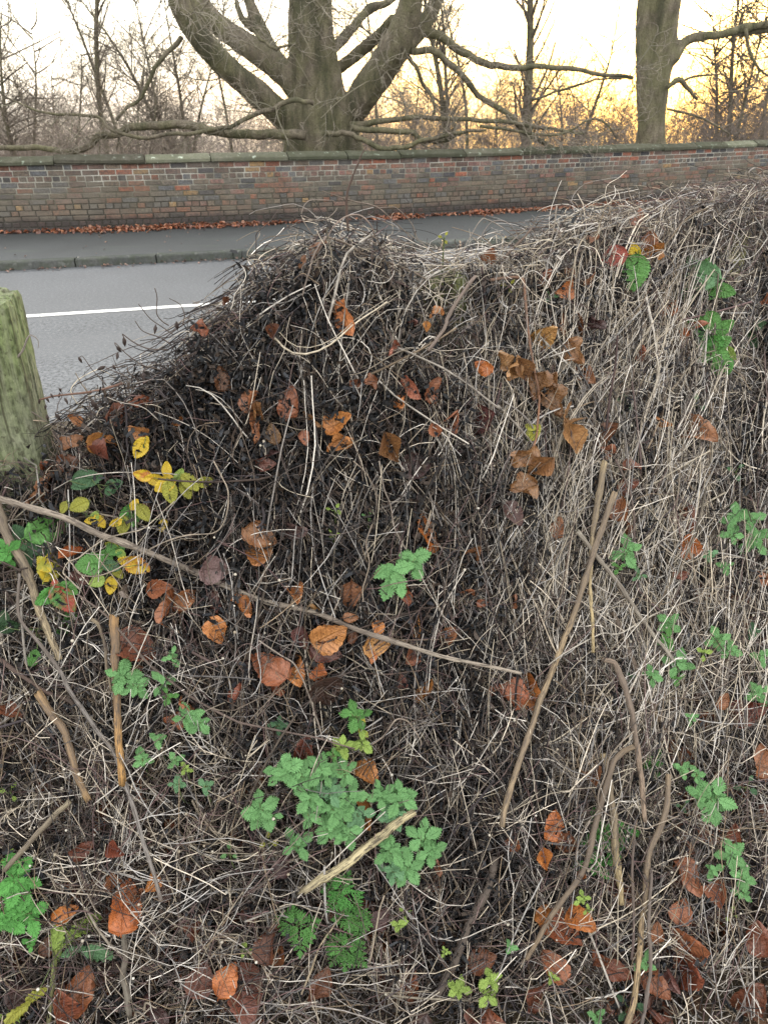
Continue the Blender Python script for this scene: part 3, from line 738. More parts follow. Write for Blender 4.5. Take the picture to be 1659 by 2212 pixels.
link('crown', mesh_np('crown', np.concatenate([np.concatenate(Vs), V]), np.concatenate([np.concatenate(Fs), F + off]), M_twig, cols=np.concatenate([np.ones((off, 3)) * (.07, .065, .05), C])), nt_)

# far-off scrub and wood: a mass nobody could count
def scrub(name, n, x0, x1, y0, y1, hmin, hmax, L2, r, cols, label=None):
    X = R.uniform(x0, x1, n); Y = R.uniform(y0, y1, n); Y = np.maximum(Y, yw(X) + 3)
    H = R.uniform(hmin, hmax, n) * (1 + .3 * sn(X, Y, .35, 4))
    P = grow(np.stack([X, Y, zfield(X, Y) - .05], -1), np.stack([R.normal(size=n) * .35, R.normal(size=n) * .35, np.ones(n)], -1), H, 6, .15)
    V, F = tubes(P, r * np.linspace(1.6, .6, 6)[None] * np.ones((n, 1)), 3)
    q, d, _, _ = spawn(P, 9, .15, 1, .8); Q = grow(q, d, L2 * R.uniform(.5, 1.4, len(q)), 5, .25, (0, 0, .03))
    V2, F2 = tubes(Q, r * .8 * np.linspace(1, .5, 5)[None] * np.ones((len(Q), 1)), 3)
    q, d, _, _ = spawn(Q, 4, .2, 1, .9); Q3 = grow(q, d, L2 * .5 * R.uniform(.5, 1.4, len(q)), 4, .25)
    V3, F3 = tubes(Q3, r * .6 * np.linspace(1, .5, 4)[None] * np.ones((len(Q3), 1)), 3)
    VV = np.concatenate([V, V2, V3]); FF = np.concatenate([F[0], F2[0] + len(V), F3[0] + len(V) + len(V2)])
    c = np.array(cols) ; CC = np.concatenate([np.repeat(c[R.integers(0, len(c), m)], s, 0) for m, s in ((n, 18), (len(Q), 15), (len(Q3), 12))])
    o = link(name, mesh_np(name, VV, FF, M_twig, cols=CC)); o['kind'] = 'stuff'
    if label: o['label'] = label
    return o
scrub('scrub', 1500, -20, 34, 19, 40, 1.5, 3.3, .6, .0055, [(.13, .10, .085), (.11, .09, .07), (.15, .115, .10)], 'tangled bare brown scrub along the far side of the wall')
scrub('undergrowth', 600, -14, 24, 15, 25, 1.0, 2.1, .42, .0045, [(.12, .09, .08), (.10, .08, .065), (.14, .11, .10)], 'low dry undergrowth just behind the wall')
scrub('far_woodland', 4200, -90, 150, 50, 120, 5.0, 11.0, 1.9, .015, [(.17, .135, .13), (.19, .155, .15), (.15, .12, .11)], 'brown winter woodland far off under the sunset')
# ------------------------------------------------------------------ the overgrown fence: where its surface lies
ZG = 0.2
PT = 1.445                                                     # height of the post tops
_pp = onz([-12, 957, 1600], [626, 560, 470], PT)
C_F = np.polyfit(_pp[:, 0], _pp[:, 1], 2)
def yf(x):
    x = np.asarray(x, float); xc = np.clip(x, -1.6, 1.9)
    return np.polyval(C_F, xc) + np.polyval(np.polyder(C_F), xc) * (x - xc)
_sil = np.array([(-700, 1010), (-150, 1010), (-60, 1005), (60, 1000), (95, 975), (125, 925), (230, 855), (340, 805), (400, 735), (470, 660), (540, 580), (620, 540), (700, 515), (800, 528), (900, 560),
                 (980, 578), (1060, 556), (1150, 545), (1250, 492), (1350, 458), (1500, 440), (1600, 416), (1659, 403), (1800, 395), (2300, 390)], float)
def ray_to_y(px, py, fn, it=30):
    d = rays(px, py); t = np.full(len(np.atleast_1d(px)), 1.5)
    for _ in range(it):
        P = CAMP + d * t[:, None]; t = t + (fn(P[:, 0]) - P[:, 1]) / d[:, 1] * .8
    return CAMP + d * t[:, None]
_st = ray_to_y(_sil[:, 0], _sil[:, 1], lambda x: yf(x) - .03)
_o = np.argsort(_st[:, 0]); _sx, _sz = _st[_o, 0], _st[_o, 2]
def ztop(x): return np.interp(x, _sx, _sz) - .03
def front(x, z):
    h = np.clip((z - ZG) / (ztop(x) - ZG), 0, 1)
    am = np.maximum(.5, np.clip(yf(x), .9, 2.6) - .87)
    b = .13 * (1 - h) ** .45 + am * (1 - h) ** (1.15 + .35 * (am - .5))
    return yf(x) - b - .025 * sn(x, z, 7, 1) * (1 - h) ** .3
def hit(px, py, back=0.0):
    px = np.atleast_1d(np.asarray(px, float)); py = np.atleast_1d(np.asarray(py, float))
    d = rays(px, py); t = np.full(len(px), .3); done = np.zeros(len(px), bool); best = np.full(len(px), np.nan)
    for _ in range(700):
        P = CAMP + d * t[:, None]
        c = ((P[:, 1] >= front(P[:, 0], P[:, 2]) + back) & (P[:, 2] <= ztop(P[:, 0]) + .02)) | (P[:, 2] <= ZG + .02) | (P[:, 1] > yf(P[:, 0]) + .05)
        done |= c; t = np.where(done, t, t + .005)
        if done.all(): break
    P = CAMP + d * t[:, None]
    far = P[:, 1] > yf(P[:, 0]) + .02
    if far.any():
        Q = ray_to_y(px, py, yf); P = np.where(far[:, None], Q, P)
    return P
def q1(reg):   # picture coordinates of points read off in an enlarged region
    return {'R3': (0, 497.7, .35), 'R4': (539.2, 373.3, .35), 'R5': (1078.4, 331.8, .35), 'S1': (0, 995.4, .35), 'S2': (539.2, 995.4, .35), 'S3': (1078.4, 995.4, .35),
            'S4': (0, 1576, .35), 'S5': (497.7, 1534.6, .35), 'S6': (1078.4, 1576, .35), 'Z': (0, 580.6, .25), 'P': (0, 0, 1)}[reg]
def pp(reg, x, y):
    a, b, s = q1(reg); return a + x * s, b + y * s

# ------------------------------------------------------------------ fence posts
def post_mat(name, a, b, moss, amt):
    m = NT(name); co = m.coord(); g = m.noise(18, 4, co, .65, (2.5, 2.5, .35)); n1 = m.noise(7, 5); n2 = m.noise(120, 3, co, .6, (1, 1, .5)); n3 = m.noise(3, 4)
    c = m.mix(m.ramp(g, (.3, 0.), (.7, 1.)), a, b)
    c = m.mix(m.math('MULTIPLY', m.ramp(n1, (.36, 0.), (.6, 1.)), amt), c, moss)
    c = m.mix(m.ramp(n3, (.55, 0.), (.7, .35)), c, tuple(v * 1.5 for v in moss))
    c = m.mix(1, c, m.ramp(n2, (.32, .4), (.62, 1.25)), 'MULTIPLY'); c = m.mix(m.ramp(m.noise(14, 3, co, .6, (5, 5, .18)), (.58, 0.), (.66, .8)), c, (.04, .038, .025)); c = m.mix(m.ramp(m.noise(30, 3, co, .6, (6, 6, .15)), (.45, 0.), (.6, .35)), c, (.24, .25, .18)); c = m.mix(m.ramp(m.noise(90, 2, co, .5), (.62, 0.), (.68, .6)), c, (.04, .038, .025))
    m.set('Base Color', c); m.set('Roughness', .9); m.set('Specular IOR Level', .15); m.bump(m.math('ADD', g, m.math('MULTIPLY', n2, .5)), .8, .012); return m.m
M_post = post_mat('algae_wood', (.08, .08, .06), (.17, .18, .13), (.13, .17, .065), .7)
M_post2 = post_mat('mossy_wood', (.06, .055, .03), (.13, .12, .07), (.085, .10, .025), .7)
def post(label, x, y, top, wd, rot, mat, tilt=0):
    o = thing('fence_post', label, 'post', (float(x), float(y), .15), 'wooden posts of the overgrown fence')
    o.rotation_euler = (0, tilt, rot)
    n = 44; S = 64; h = top - .15; zs = np.concatenate([np.linspace(0, h - .008, n), [h]])
    th = np.arange(S) * 2 * math.pi / S; c = wd / 2
    rad = c / np.maximum(np.abs(np.cos(th)), np.abs(np.sin(th))); rad = np.minimum(rad, c * 1.30)     # a square with worn corners
    cracks = [(R.uniform(0, 2 * math.pi), R.uniform(.02, .05), R.uniform(.003, .009), R.uniform(-.2, h * .8), R.uniform(.2, .8)) for _ in range(26)]
    V = []
    for i, zz in enumerate(zs):
        r = rad + .0022 * sn(th * 3, np.full(S, zz * 3), 1.3, 3) + R.normal(size=S) * .0006
        for a, w_, d_, z0, ln in cracks:
            k = np.clip(1 - abs((zz - z0 - ln / 2) / (ln / 2)), 0, 1) ** .5
            da = (th - a - .06 * math.sin(zz * 9 + a) + math.pi) % (2 * math.pi) - math.pi
            r = r - d_ * k * np.exp(-(da / w_) ** 2)
        s_ = .93 if i == n else 1
        top_ = (.007 * np.cos(th - 1) + .0025 * np.sin(th * 7) + R.normal(size=S) * .0016) if i >= n - 1 else 0
        V.append(np.stack([r * s_ * np.cos(th), r * s_ * np.sin(th), np.full(S, zz) + top_], -1))
    V = np.concatenate(V + [np.array([[0, 0, h - .002]])]); F = []
    for k in range(n):
        a = np.arange(S) + S * k; b = np.roll(np.arange(S), -1) + S * k; F.append(np.stack([a, b, b + S, a + S], -1))
    cap = np.stack([np.full(S, len(V) - 1), np.arange(S) + S * n, np.roll(np.arange(S), -1) + S * n], -1)
    link('post_shaft', mesh_np('post_shaft', V, [np.concatenate(F), cap], mat, smooth=False), o)
    return o
_pc = _pp
post('weathered grey-green fence post at the left edge, standing clear of the stems', _pc[0, 0] - .03, _pc[0, 1] + .02, PT - .02, .094, math.radians(8), M_post)
post('mossy fence post buried in twigs near the middle of the thicket', _pc[1, 0], _pc[1, 1] + .03, PT - .035, .085, math.radians(16), M_post2)
M_post3 = post_mat('damp_wood', (.12, .105, .06), (.24, .215, .12), (.15, .155, .05), .5)
post('yellowish mossy fence post half hidden behind stems at the right', _pc[2, 0] - .045, _pc[2, 1] - .02, PT - .035, .10, math.radians(30), M_post3)
# strained wires carry the growth
wires = thing('fence_wire', 'thin rusty wire running along the posts under the dead stems', 'wire')
for i, z in enumerate((1.36, 1.0, .6)):
    xx = np.linspace(-3, 3.5, 40)
    P = np.stack([xx, yf(xx) - .02, np.minimum(z, ztop(xx) - .05) + .004 * np.sin(xx * 9)], -1)
    V, F = tubes(P[None], np.full((1, 40), .0015), 5)
    link('wire', mesh_np('wire', V, F[0], M_stem, cols=np.ones((len(V), 3)) * (.07, .045, .035)), wires)

# ------------------------------------------------------------------ the dead growth itself (uncountable)
XL, XR = -1.75, 2.75
def sample(n, back=(.0, .2), zlo=0.0, zhi=1.0, p=1.6):
    x = R.uniform(XL, XR, n); h = np.where(R.random(n) < .35, R.uniform(max(zlo, .5), zhi, n) if zhi > .8 else R.uniform(zlo, zhi, n), R.uniform(zlo, zhi, n)); z = ZG + h * (ztop(x) - ZG)
    b = back[0] + (back[1] - back[0]) * R.random(n) ** p
    y = np.minimum(front(x, z) + b, yf(x) + .12 + R.normal(size=n) * .03)
    # the sheet of ground in front of the foot of the growth
    P = np.stack([x, y, z], -1)
    px, py, _ = project(P)          # the growth is thinner where the two mossy posts show through
    k = ((px > 1572) & (px < 1652) & (py > 500) & (py < 900) & (R.random(n) < .78)) | ((px > 895) & (px < 1010) & (py > 560) & (py < 850) & (R.random(n) < .4))
    return P[~k]
def blob(px, py, lst):
    s = np.zeros(len(px))
    for cx, cy, rx, ry, a in lst: s = s + a * np.exp(-((px - cx) / rx) ** 2 - ((py - cy) / ry) ** 2)
    return s
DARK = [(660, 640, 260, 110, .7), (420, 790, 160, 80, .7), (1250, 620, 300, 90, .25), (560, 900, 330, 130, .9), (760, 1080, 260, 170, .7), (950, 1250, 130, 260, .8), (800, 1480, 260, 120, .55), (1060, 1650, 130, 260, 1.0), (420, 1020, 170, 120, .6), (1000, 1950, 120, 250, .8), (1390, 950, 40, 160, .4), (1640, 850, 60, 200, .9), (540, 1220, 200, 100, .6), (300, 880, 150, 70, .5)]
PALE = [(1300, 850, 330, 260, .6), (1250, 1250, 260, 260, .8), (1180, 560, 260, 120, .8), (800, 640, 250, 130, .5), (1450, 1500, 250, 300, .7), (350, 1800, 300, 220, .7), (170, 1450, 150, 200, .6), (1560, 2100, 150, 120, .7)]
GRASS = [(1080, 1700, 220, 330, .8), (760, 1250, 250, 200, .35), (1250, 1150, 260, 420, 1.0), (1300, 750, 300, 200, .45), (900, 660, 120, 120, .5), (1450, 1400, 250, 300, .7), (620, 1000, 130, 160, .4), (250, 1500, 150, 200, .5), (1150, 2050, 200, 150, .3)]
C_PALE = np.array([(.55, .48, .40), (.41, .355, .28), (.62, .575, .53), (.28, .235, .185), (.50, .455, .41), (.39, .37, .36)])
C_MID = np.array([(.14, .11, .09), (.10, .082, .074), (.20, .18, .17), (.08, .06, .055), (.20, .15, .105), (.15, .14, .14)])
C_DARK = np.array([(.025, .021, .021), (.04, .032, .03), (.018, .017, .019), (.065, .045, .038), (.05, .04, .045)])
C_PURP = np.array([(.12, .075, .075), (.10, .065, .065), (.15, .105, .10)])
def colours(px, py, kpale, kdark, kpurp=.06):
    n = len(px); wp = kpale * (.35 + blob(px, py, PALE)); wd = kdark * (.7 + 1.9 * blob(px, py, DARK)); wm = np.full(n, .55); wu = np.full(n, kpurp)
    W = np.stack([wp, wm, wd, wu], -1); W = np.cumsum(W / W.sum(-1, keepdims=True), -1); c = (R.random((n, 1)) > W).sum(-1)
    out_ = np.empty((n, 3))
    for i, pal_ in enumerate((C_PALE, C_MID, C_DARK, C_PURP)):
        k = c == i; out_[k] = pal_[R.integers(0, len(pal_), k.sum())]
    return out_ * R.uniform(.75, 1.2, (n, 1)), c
def hug(Pt, lim=.02, top=.03):
    """keep stems from leaving the thicket: push points that stick out in front back onto it"""
    x, y, z = Pt[..., 0], Pt[..., 1], Pt[..., 2]
    f = front(x, z) - lim
    y2 = np.where(y < f, f + (y - f) * .25, y)
    zt = ztop(x) + top + R.normal(size=(len(x), 1)) * .024; z2 = np.where(z > zt, zt + (z - zt) * .3, z); z2 = np.maximum(z2, ZG + .005)
    return np.stack([x, y2, z2], -1)
class Acc:
    def __init__(s): s.V = []; s.F = []; s.C = []; s.o = 0
    def add(s, P, rad, col, S=3):
        V, F = tubes(P, rad, S); K = P.shape[1]; s.V.append(V); s.F.append(F[0] + s.o); s.o += len(V)
        if col.ndim == 2: c = np.repeat(col, K * S, 0)
        else: c = np.repeat(col.reshape(-1, 3), S, 0)
        s.C.append(c)
    def build(s, name, mat, label):
        o = link(name, mesh_np(name, np.concatenate(s.V), np.concatenate(s.F), mat, cols=np.concatenate(s.C)))
        o['kind'] = 'stuff'; o['label'] = label; return o
def shade_var(col, K):
    return col[:, None, :] * (1 + .25 * np.cumsum(R.normal(size=(len(col), K, 1)), 1) / math.sqrt(K)).clip(.5, 1.5)

# 1. straw: dead grass hanging and standing, mostly upright
A = Acc()
P0 = sample(int(110000 * DENS), (-.008, .20), 0, 1.0)
px, py, _ = project(P0)
keep = R.random(len(P0)) < np.clip(.10 + blob(px, py, GRASS), 0, 1) * np.where((px > 1640), .5, 1)
P0 = P0[keep]; px = px[keep]; py = py[keep]; n = len(P0)
D = np.stack([R.normal(size=n) * .36 + .08 * sn(P0[:, 0], P0[:, 2], 5), R.normal(size=n) * .12 - .25, -np.ones(n) * np.where(R.random(n) < .8, 1, -1)], -1)
Lg = R.uniform(.05, .26, n)
P = hug(grow(P0, D, Lg, 7, .14, (0, -.01, -.03), curl=.06), .015, .01); r = R.uniform(.0006, .0013, n)[:, None] * np.linspace(1, .6, 7)[None]
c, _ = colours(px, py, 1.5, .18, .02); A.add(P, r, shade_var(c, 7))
# broad dead blades
k = R.random(n) < .12; A.add(P[k] + R.normal(size=(k.sum(), 1, 3)) * .01, r[k] * 1.9, shade_var(c[k] * .95, 7))
A.build('dead_grass', M_stem, 'pale strands of dead grass matted over the fence')

# 2. bindweed: thin curling stems draped over everything
A = Acc()
P0 = sample(int(80000 * DENS), (-.01, .17), 0, 1.03, 1.3)
px, py, _ = project(P0); n0 = len(P0)
up = np.clip((1500 - py) / 900, .3, 1.0); keep = R.random(n0) < up
P0 = P0[keep]; px = px[keep]; py = py[keep]; n = len(P0)
D = R.normal(size=(n, 3)) * np.array([1, .35, .8]) + np.array([0, -.1, -.1])
P = hug(grow(P0, D, R.uniform(.05, .34, n) * R.uniform(.6, 1, n), 14, .42, (0, .012, -.015), .8, .12), .016, .012)
r = R.uniform(.0006, .00125, n)[:, None] * np.linspace(1.1, .6, 14)[None]
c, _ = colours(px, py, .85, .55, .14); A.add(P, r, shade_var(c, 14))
# a few thicker old vines
k = np.where(R.random(n) < .03)[0]; A.add(P[k] + R.normal(size=(len(k), 1, 3)) * .008, r[k] * 2.0, shade_var(c[k] * .8, 14), 5)
# loops and ends standing proud of the crest
NL = 3200; x = R.uniform(XL, XR, NL); P0 = np.stack([x, yf(x) + R.normal(size=NL) * .04 - .03, ztop(x) - R.uniform(-.01, .05, NL)], -1)
px, py, _ = project(P0)
k = R.random(NL) < .8 * np.where(px > 980, .55, np.where((px > 540) & (px < 860), .5, .35)); P0 = P0[k]; n = len(P0)
P = grow(P0, np.stack([R.normal(size=n), R.normal(size=n) * .4, np.abs(R.normal(size=n)) * 1.0], -1), R.uniform(.02, .13, n) * R.uniform(.5, 1.2, n), 12, .4, (0, 0, -.04), .8, .2)
c, _ = colours(px[k], py[k], .9, .35, .12); A.add(P, R.uniform(.0006, .0011, n)[:, None] * np.linspace(1, .6, 12)[None], c)
A.build('dead_bindweed', M_stem, 'tangle of thin curling dead bindweed stems')

# 3. dry cleavers and other stiff straight stems, with side branches, low down
A = Acc()
P0 = sample(int(20000 * DENS), (-.03, .18), -.0, .72, 1.4)
px, py, _ = project(P0); keep = R.random(len(P0)) < np.clip((py - 900) / 700, .12, 1); P0 = P0[keep]; px = px[keep]; py = py[keep]; n = len(P0)
D = R.normal(size=(n, 3)) * np.array([1, .4, 1.1]) + np.array([0, -.15, .2])
P = hug(grow(P0, D, R.uniform(.05, .24, n), 6, .12, (0, 0, -.01), curl=.05), .04)
r = R.uniform(.0007, .0014, n)[:, None] * np.linspace(1, .65, 6)[None]
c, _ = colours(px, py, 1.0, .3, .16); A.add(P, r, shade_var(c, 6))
m = R.choice(n, int(n * .55), False)
q, d, par, _ = spawn(P[m], 3, .2, .95, .8)
P2 = hug(grow(q, d, R.uniform(.02, .07, len(q)), 4, .12), .05); A.add(P2, R.uniform(.0005, .0009, len(q))[:, None] * np.linspace(1, .7, 4)[None], c[m][par] * 1.05)
ENDS = P2[:, -1]
# broken lengths of thicker hollow stem
P0 = sample(int(900 * DENS), (-.02, .12), .0, .95); px, py, _ = project(P0); n = len(P0)
P = hug(grow(P0, R.normal(size=(n, 3)) * np.array([.8, .35, 1.2]), R.uniform(.06, .30, n), 7, .06, (0, 0, -.01), curl=.03), .03, .01)
c, _ = colours(px, py, .9, .5, .25); A.add(P, R.uniform(.0014, .0028, n)[:, None] * np.linspace(1, .8, 7)[None], shade_var(c * .62, 7), 6)
A.build('dry_cleavers', M_stem, 'stiff dry branching weed stems at the foot of the thicket')
# 4. litter of short straws and stems on the ground in front
A = Acc()
n = int(7000 * DENS); x = R.uniform(XL, XR, n); y = front(x, np.full(n, ZG)) - R.random(n) * .9 + .15; z = ZG + .01 + R.random(n) * .05 + .02
P0 = np.stack([x, y, z], -1); px, py, _ = project(P0)
P = grow(P0, R.normal(size=(n, 3)) * np.array([1, 1, .18]), R.uniform(.03, .14, n), 7, .2, (0, 0, -.01)); P[..., 2] = np.maximum(P[..., 2], ZG - .01)
c, _ = colours(px, py, 1.1, .3, .12); A.add(P, R.uniform(.0006, .0014, n)[:, None] * np.ones((1, 7)), c)
A.build('straw_litter', M_stem, 'loose dead straw lying on the soil')

# 5. black rotted foliage hanging in clots
n = int(9500 * DENS)
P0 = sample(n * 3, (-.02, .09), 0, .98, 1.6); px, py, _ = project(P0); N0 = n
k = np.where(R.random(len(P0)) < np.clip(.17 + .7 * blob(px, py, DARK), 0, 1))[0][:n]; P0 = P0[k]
x = R.uniform(XL, XR, 1300); h = R.uniform(.86, 1.025, 1300); T = np.stack([x, yf(x) - .03 + R.normal(size=1300) * .04, ZG + h * (ztop(x) - ZG)], -1); px, py, _ = project(T)
P0 = np.concatenate([P0, T[R.random(1300) < np.where(px < 900, .5, .15)]]); n = len(P0); m = 22
ctr = P0[:, None] + R.normal(size=(n, m, 3)) * np.array([.011, .007, .019]) * R.uniform(.5, 1.3, (n, 1, 1)); ctr = ctr.reshape(-1, 3); N = len(ctr)
a = norm(R.normal(size=(N, 3)) + np.array([0, 0, .6])); b = norm(np.cross(a, R.normal(size=(N, 3)))); cc = np.cross(a, b)
la = R.uniform(.003, .0105, (N, 1)); lb = R.uniform(.001, .0042, (N, 1))
V = np.stack([ctr - a * la - b * lb, ctr - a * la + b * lb * .6, ctr + b * lb + cc * lb * .9, ctr - b * lb * .8 + cc * lb * .5, ctr + a * la * .9 + b * lb * .5, ctr + a * la - b * lb * .4 + cc * lb], 1)
F = np.array([[0, 1, 2, 3], [3, 2, 4, 5]])[None] + (np.arange(N) * 6)[:, None, None]
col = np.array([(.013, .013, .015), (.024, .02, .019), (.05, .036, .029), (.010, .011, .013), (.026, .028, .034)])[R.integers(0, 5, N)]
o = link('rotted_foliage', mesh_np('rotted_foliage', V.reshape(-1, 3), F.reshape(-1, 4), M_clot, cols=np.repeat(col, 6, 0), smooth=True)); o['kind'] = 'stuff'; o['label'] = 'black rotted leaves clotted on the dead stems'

# 6. small pale seeds on the cleavers
ico_v = np.array([(0, 0, 1), (1, 0, 0), (0, 1, 0), (-1, 0, 0), (0, -1, 0), (0, 0, -1), (.71, .71, 0), (-.71, .71, 0), (-.71, -.71, 0), (.71, -.71, 0), (.71, 0, .71), (0, .71, .71), (-.71, 0, .71), (0, -.71, .71), (.71, 0, -.71), (0, .71, -.71), (-.71, 0, -.71), (0, -.71, -.71)], float)
_t = [(0, 10, 11), (0, 11, 12), (0, 12, 13), (0, 13, 10), (10, 1, 6), (10, 6, 11), (11, 6, 2), (11, 2, 7), (11, 7, 12), (12, 7, 3), (12, 3, 8), (12, 8, 13), (13, 8, 4), (13, 4, 9), (13, 9, 10), (10, 9, 1)]
_b = {0: 5, 10: 14, 11: 15, 12: 16, 13: 17}; _t += [tuple(_b.get(i, i) for i in t)[::-1] for t in _t]
ico_f = np.array(_t)
SE = ENDS[R.choice(len(ENDS), min(len(ENDS), 1100), False)]
P0 = sample(700, (-.03, .05), .05, .75); px, py, _ = project(P0); k = R.random(len(P0)) < .25 + blob(px, py, [(550, 1350, 250, 250, 1), (500, 1700, 200, 150, .8), (560, 880, 60, 60, 1)]); SE = np.concatenate([SE, P0[k]])
N = len(SE); rr = R.uniform(.0016, .0032, (N, 1, 1))
V = SE[:, None] + ico_v[None] * rr; F = ico_f[None] + (np.arange(N) * len(ico_v))[:, None, None]
col = np.array([(.34, .31, .26), (.50, .47, .42), (.26, .22, .17), (.42, .38, .32)])[R.integers(0, 4, N)]
o = link('cleavers_seeds', mesh_np('cleavers_seeds', V.reshape(-1, 3), F.reshape(-1, 3), M_seed, cols=np.repeat(col, len(ico_v), 0))); o['kind'] = 'stuff'; o['label'] = 'small round pale seeds on the dry stems'

M_gap_shade = soil_mat('gap_shade', (.010, .008, .007), (.028, .020, .015), (.016, .016, .010), .4)
# 7. litter sheet deep inside, its near-black colour paints the shade in the gaps; closes the view through the lower growth
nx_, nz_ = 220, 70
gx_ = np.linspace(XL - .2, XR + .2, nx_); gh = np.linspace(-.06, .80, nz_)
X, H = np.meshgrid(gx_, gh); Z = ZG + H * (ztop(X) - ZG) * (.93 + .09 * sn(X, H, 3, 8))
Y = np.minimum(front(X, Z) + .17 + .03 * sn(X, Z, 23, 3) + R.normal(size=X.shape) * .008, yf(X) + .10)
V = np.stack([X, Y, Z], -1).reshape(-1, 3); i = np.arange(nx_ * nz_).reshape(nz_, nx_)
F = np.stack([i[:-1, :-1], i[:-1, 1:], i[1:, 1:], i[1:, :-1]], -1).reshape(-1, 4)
o = link('gap_shade_sheet', mesh_np('gap_shade_sheet', V, F, M_gap_shade)); o['kind'] = 'stuff'; o['label'] = 'litter sheet inside the thicket, coloured near-black as the shade in the gaps'
# ------------------------------------------------------------------ stalks, vines and shoots that can be told apart
def stalk_mesh(P, r, S, tint, caps=True, ragged=0.0, name='stalk', nodes=()):
    n = len(P); r = r.copy()
    for k in nodes: r = r * (1 + .35 * np.exp(-((np.linspace(0, 1, n) - k) / .012) ** 2))
    V, Fs = tubes(P[None], r[None], S, caps)
    ring = V[:n * S].reshape(n, S, 3)
    c = P[:, None]
    ang = np.arange(S)
    g = 1 + .12 * np.sin(ang * 2.4 + 1)[None, :, None] + R.normal(size=(n, S, 1)) * .05 + R.normal(size=(n, 1, 1)) * .06
    ring2 = c + (ring - c) * g
    if ragged:
        T0 = norm(P[0] - P[1]); T1 = norm(P[-1] - P[-2])
        ring2[0] += T0 * (R.random((S, 1)) * ragged); ring2[-1] += T1 * (R.random((S, 1)) * ragged * .5)
    V[:n * S] = ring2.reshape(-1, 3)
    uv = np.zeros((len(V), 2)); ln = np.concatenate([[0], np.cumsum(np.linalg.norm(np.diff(P, axis=0), axis=1))])
    A_ = np.abs(np.arange(S) / S * 2 - 1)
    uv[:n * S, 0] = np.tile(A_, n); uv[:n * S, 1] = np.repeat(ln * 10, S)
    return mesh_np(name, V, Fs, M_stalk, cols=np.ones((len(V), 3)) * np.array(tint), uvs=uv)
def path3(reg, pts, lift, n):
    q = np.array([pp(reg, *p) for p in pts]) if isinstance(reg, str) else np.array([pp(*p) for p in pts])
    H_ = hit(q[:, 0], q[:, 1]); d = norm(CAMP - H_)
    li = np.interp(np.linspace(0, 1, len(q)), np.linspace(0, 1, len(np.atleast_1d(lift))), np.atleast_1d(lift))
    # keep a stiff stem stiff: even out its distance along its length
    return smooth_path(H_ + d * li[:, None], n)
def stalk(name, label, cat, reg, pts, wpx, tint, lift=.02, n=None, S=8, ragged=0.0, stiff=True, group=None, nodes=(), node_name=None):
    n = n or max(10, len(pts) * 4)
    P = path3(reg, pts, lift, n)
    if stiff:
        dist = np.linalg.norm(P - CAMP, axis=1); t = np.linspace(0, 1, n); co = np.polyfit(t, dist, 1)
        nd = np.polyval(co, t) - (.042 if len(pts) > 12 else .034 if 'cross' in label or 'mottled' in label or name == 'broken_branch' else .022); nd = .8 * nd + .2 * dist
        P = CAMP + norm(P - CAMP) * nd[:, None]
    q_ = R.normal(size=3) * 9; t_ = np.linspace(0, 1, n)[:, None]
    P = P + .0008 * np.concatenate([np.sin(t_ * 17 + q_[0]) + .6 * np.sin(t_ * 41 + q_[1]), np.sin(t_ * 13 + q_[2]), np.sin(t_ * 19 + q_[1]) + .5 * np.sin(t_ * 37 + q_[0])], 1) * min(1., np.max(wpx) / 10)
    _, _, f = project(P)
    w = np.interp(np.linspace(0, 1, n), np.linspace(0, 1, len(np.atleast_1d(wpx))), np.atleast_1d(wpx)) * .5 * f / FP * (.72 if name in ('bindweed_stem', 'straw') and np.max(wpx) < 9 else .86)
    me = stalk_mesh(P - P[0], w, S, tint, True, ragged, name, nodes)
    o = link(name, me, loc=P[0]); return tag(o, label, cat, group), P
ST = (.36, .29, .19); GR = (.30, .27, .24); OR = (.40, .25, .11); BR = (.13, .085, .06); RD = (.085, .035, .032); PU = (.12, .08, .08); BK = (.03, .026, .026); PK = (.34, .23, .19)
z = .35; K = lambda r, *a: [(r, x, y) for x, y in a]
stalk('cut_stalk', 'long pale grey stalk lying diagonally from the left edge across the middle', 'stalk', None,
      K('S1', (-60, 195), (0, 228), (400, 350), (600, 450), (870, 550), (1250, 705), (1620, 860)) + K('S2', (400, 935), (700, 1055), (1000, 1150), (1250, 1225), (1500, 1275), (1680, 1310)), [17, 17, 17, 16, 15, 14, 13, 11, 9, 8], (.34, .29, .24), .035, 60, 10, nodes=(.3, .42, .7))
stalk('cut_stalk', 'thick speckled stalk leaning down from the left edge behind the green leaves', 'stalk', 'S1', [(-30, 200), (0, 320), (60, 480), (150, 640), (220, 830), (290, 1030), (370, 1230)], [20, 20, 20, 18, 16], ST, .03, 30, 10, nodes=(.2, .55))
stalk('cut_stalk', 'kinked grey stalk running down the lower left past the orange split stump', 'stalk', None, K('S1', (120, 700), (112, 880), (135, 990), (250, 1120), (370, 1290), (420, 1400), (500, 1520), (600, 1659)) + K('S4', (700, 130), (760, 280), (830, 500), (890, 700), (950, 880), (1000, 1060)), [6, 8, 9, 10, 11, 10, 9], (.22, .20, .19), .03, 60, 8)
stalk('cut_stalk', 'upright orange split stump of stalk beside the broad russet leaf', 'stalk', None, K('S1', (708, 985), (712, 1150), (716, 1300), (730, 1640)) + K('S4', (755, 320)), [24, 21, 19, 18], (.42, .24, .09), .03, 24, 10, .015)
stalk('cut_stalk', 'thin dry stalk with frayed tip standing against the orange split stump', 'stalk', 'S1', [(590, 990), (640, 1080), (660, 1250), (690, 1420)], [10, 8, 7], ST, .025, 16, 7, .01)
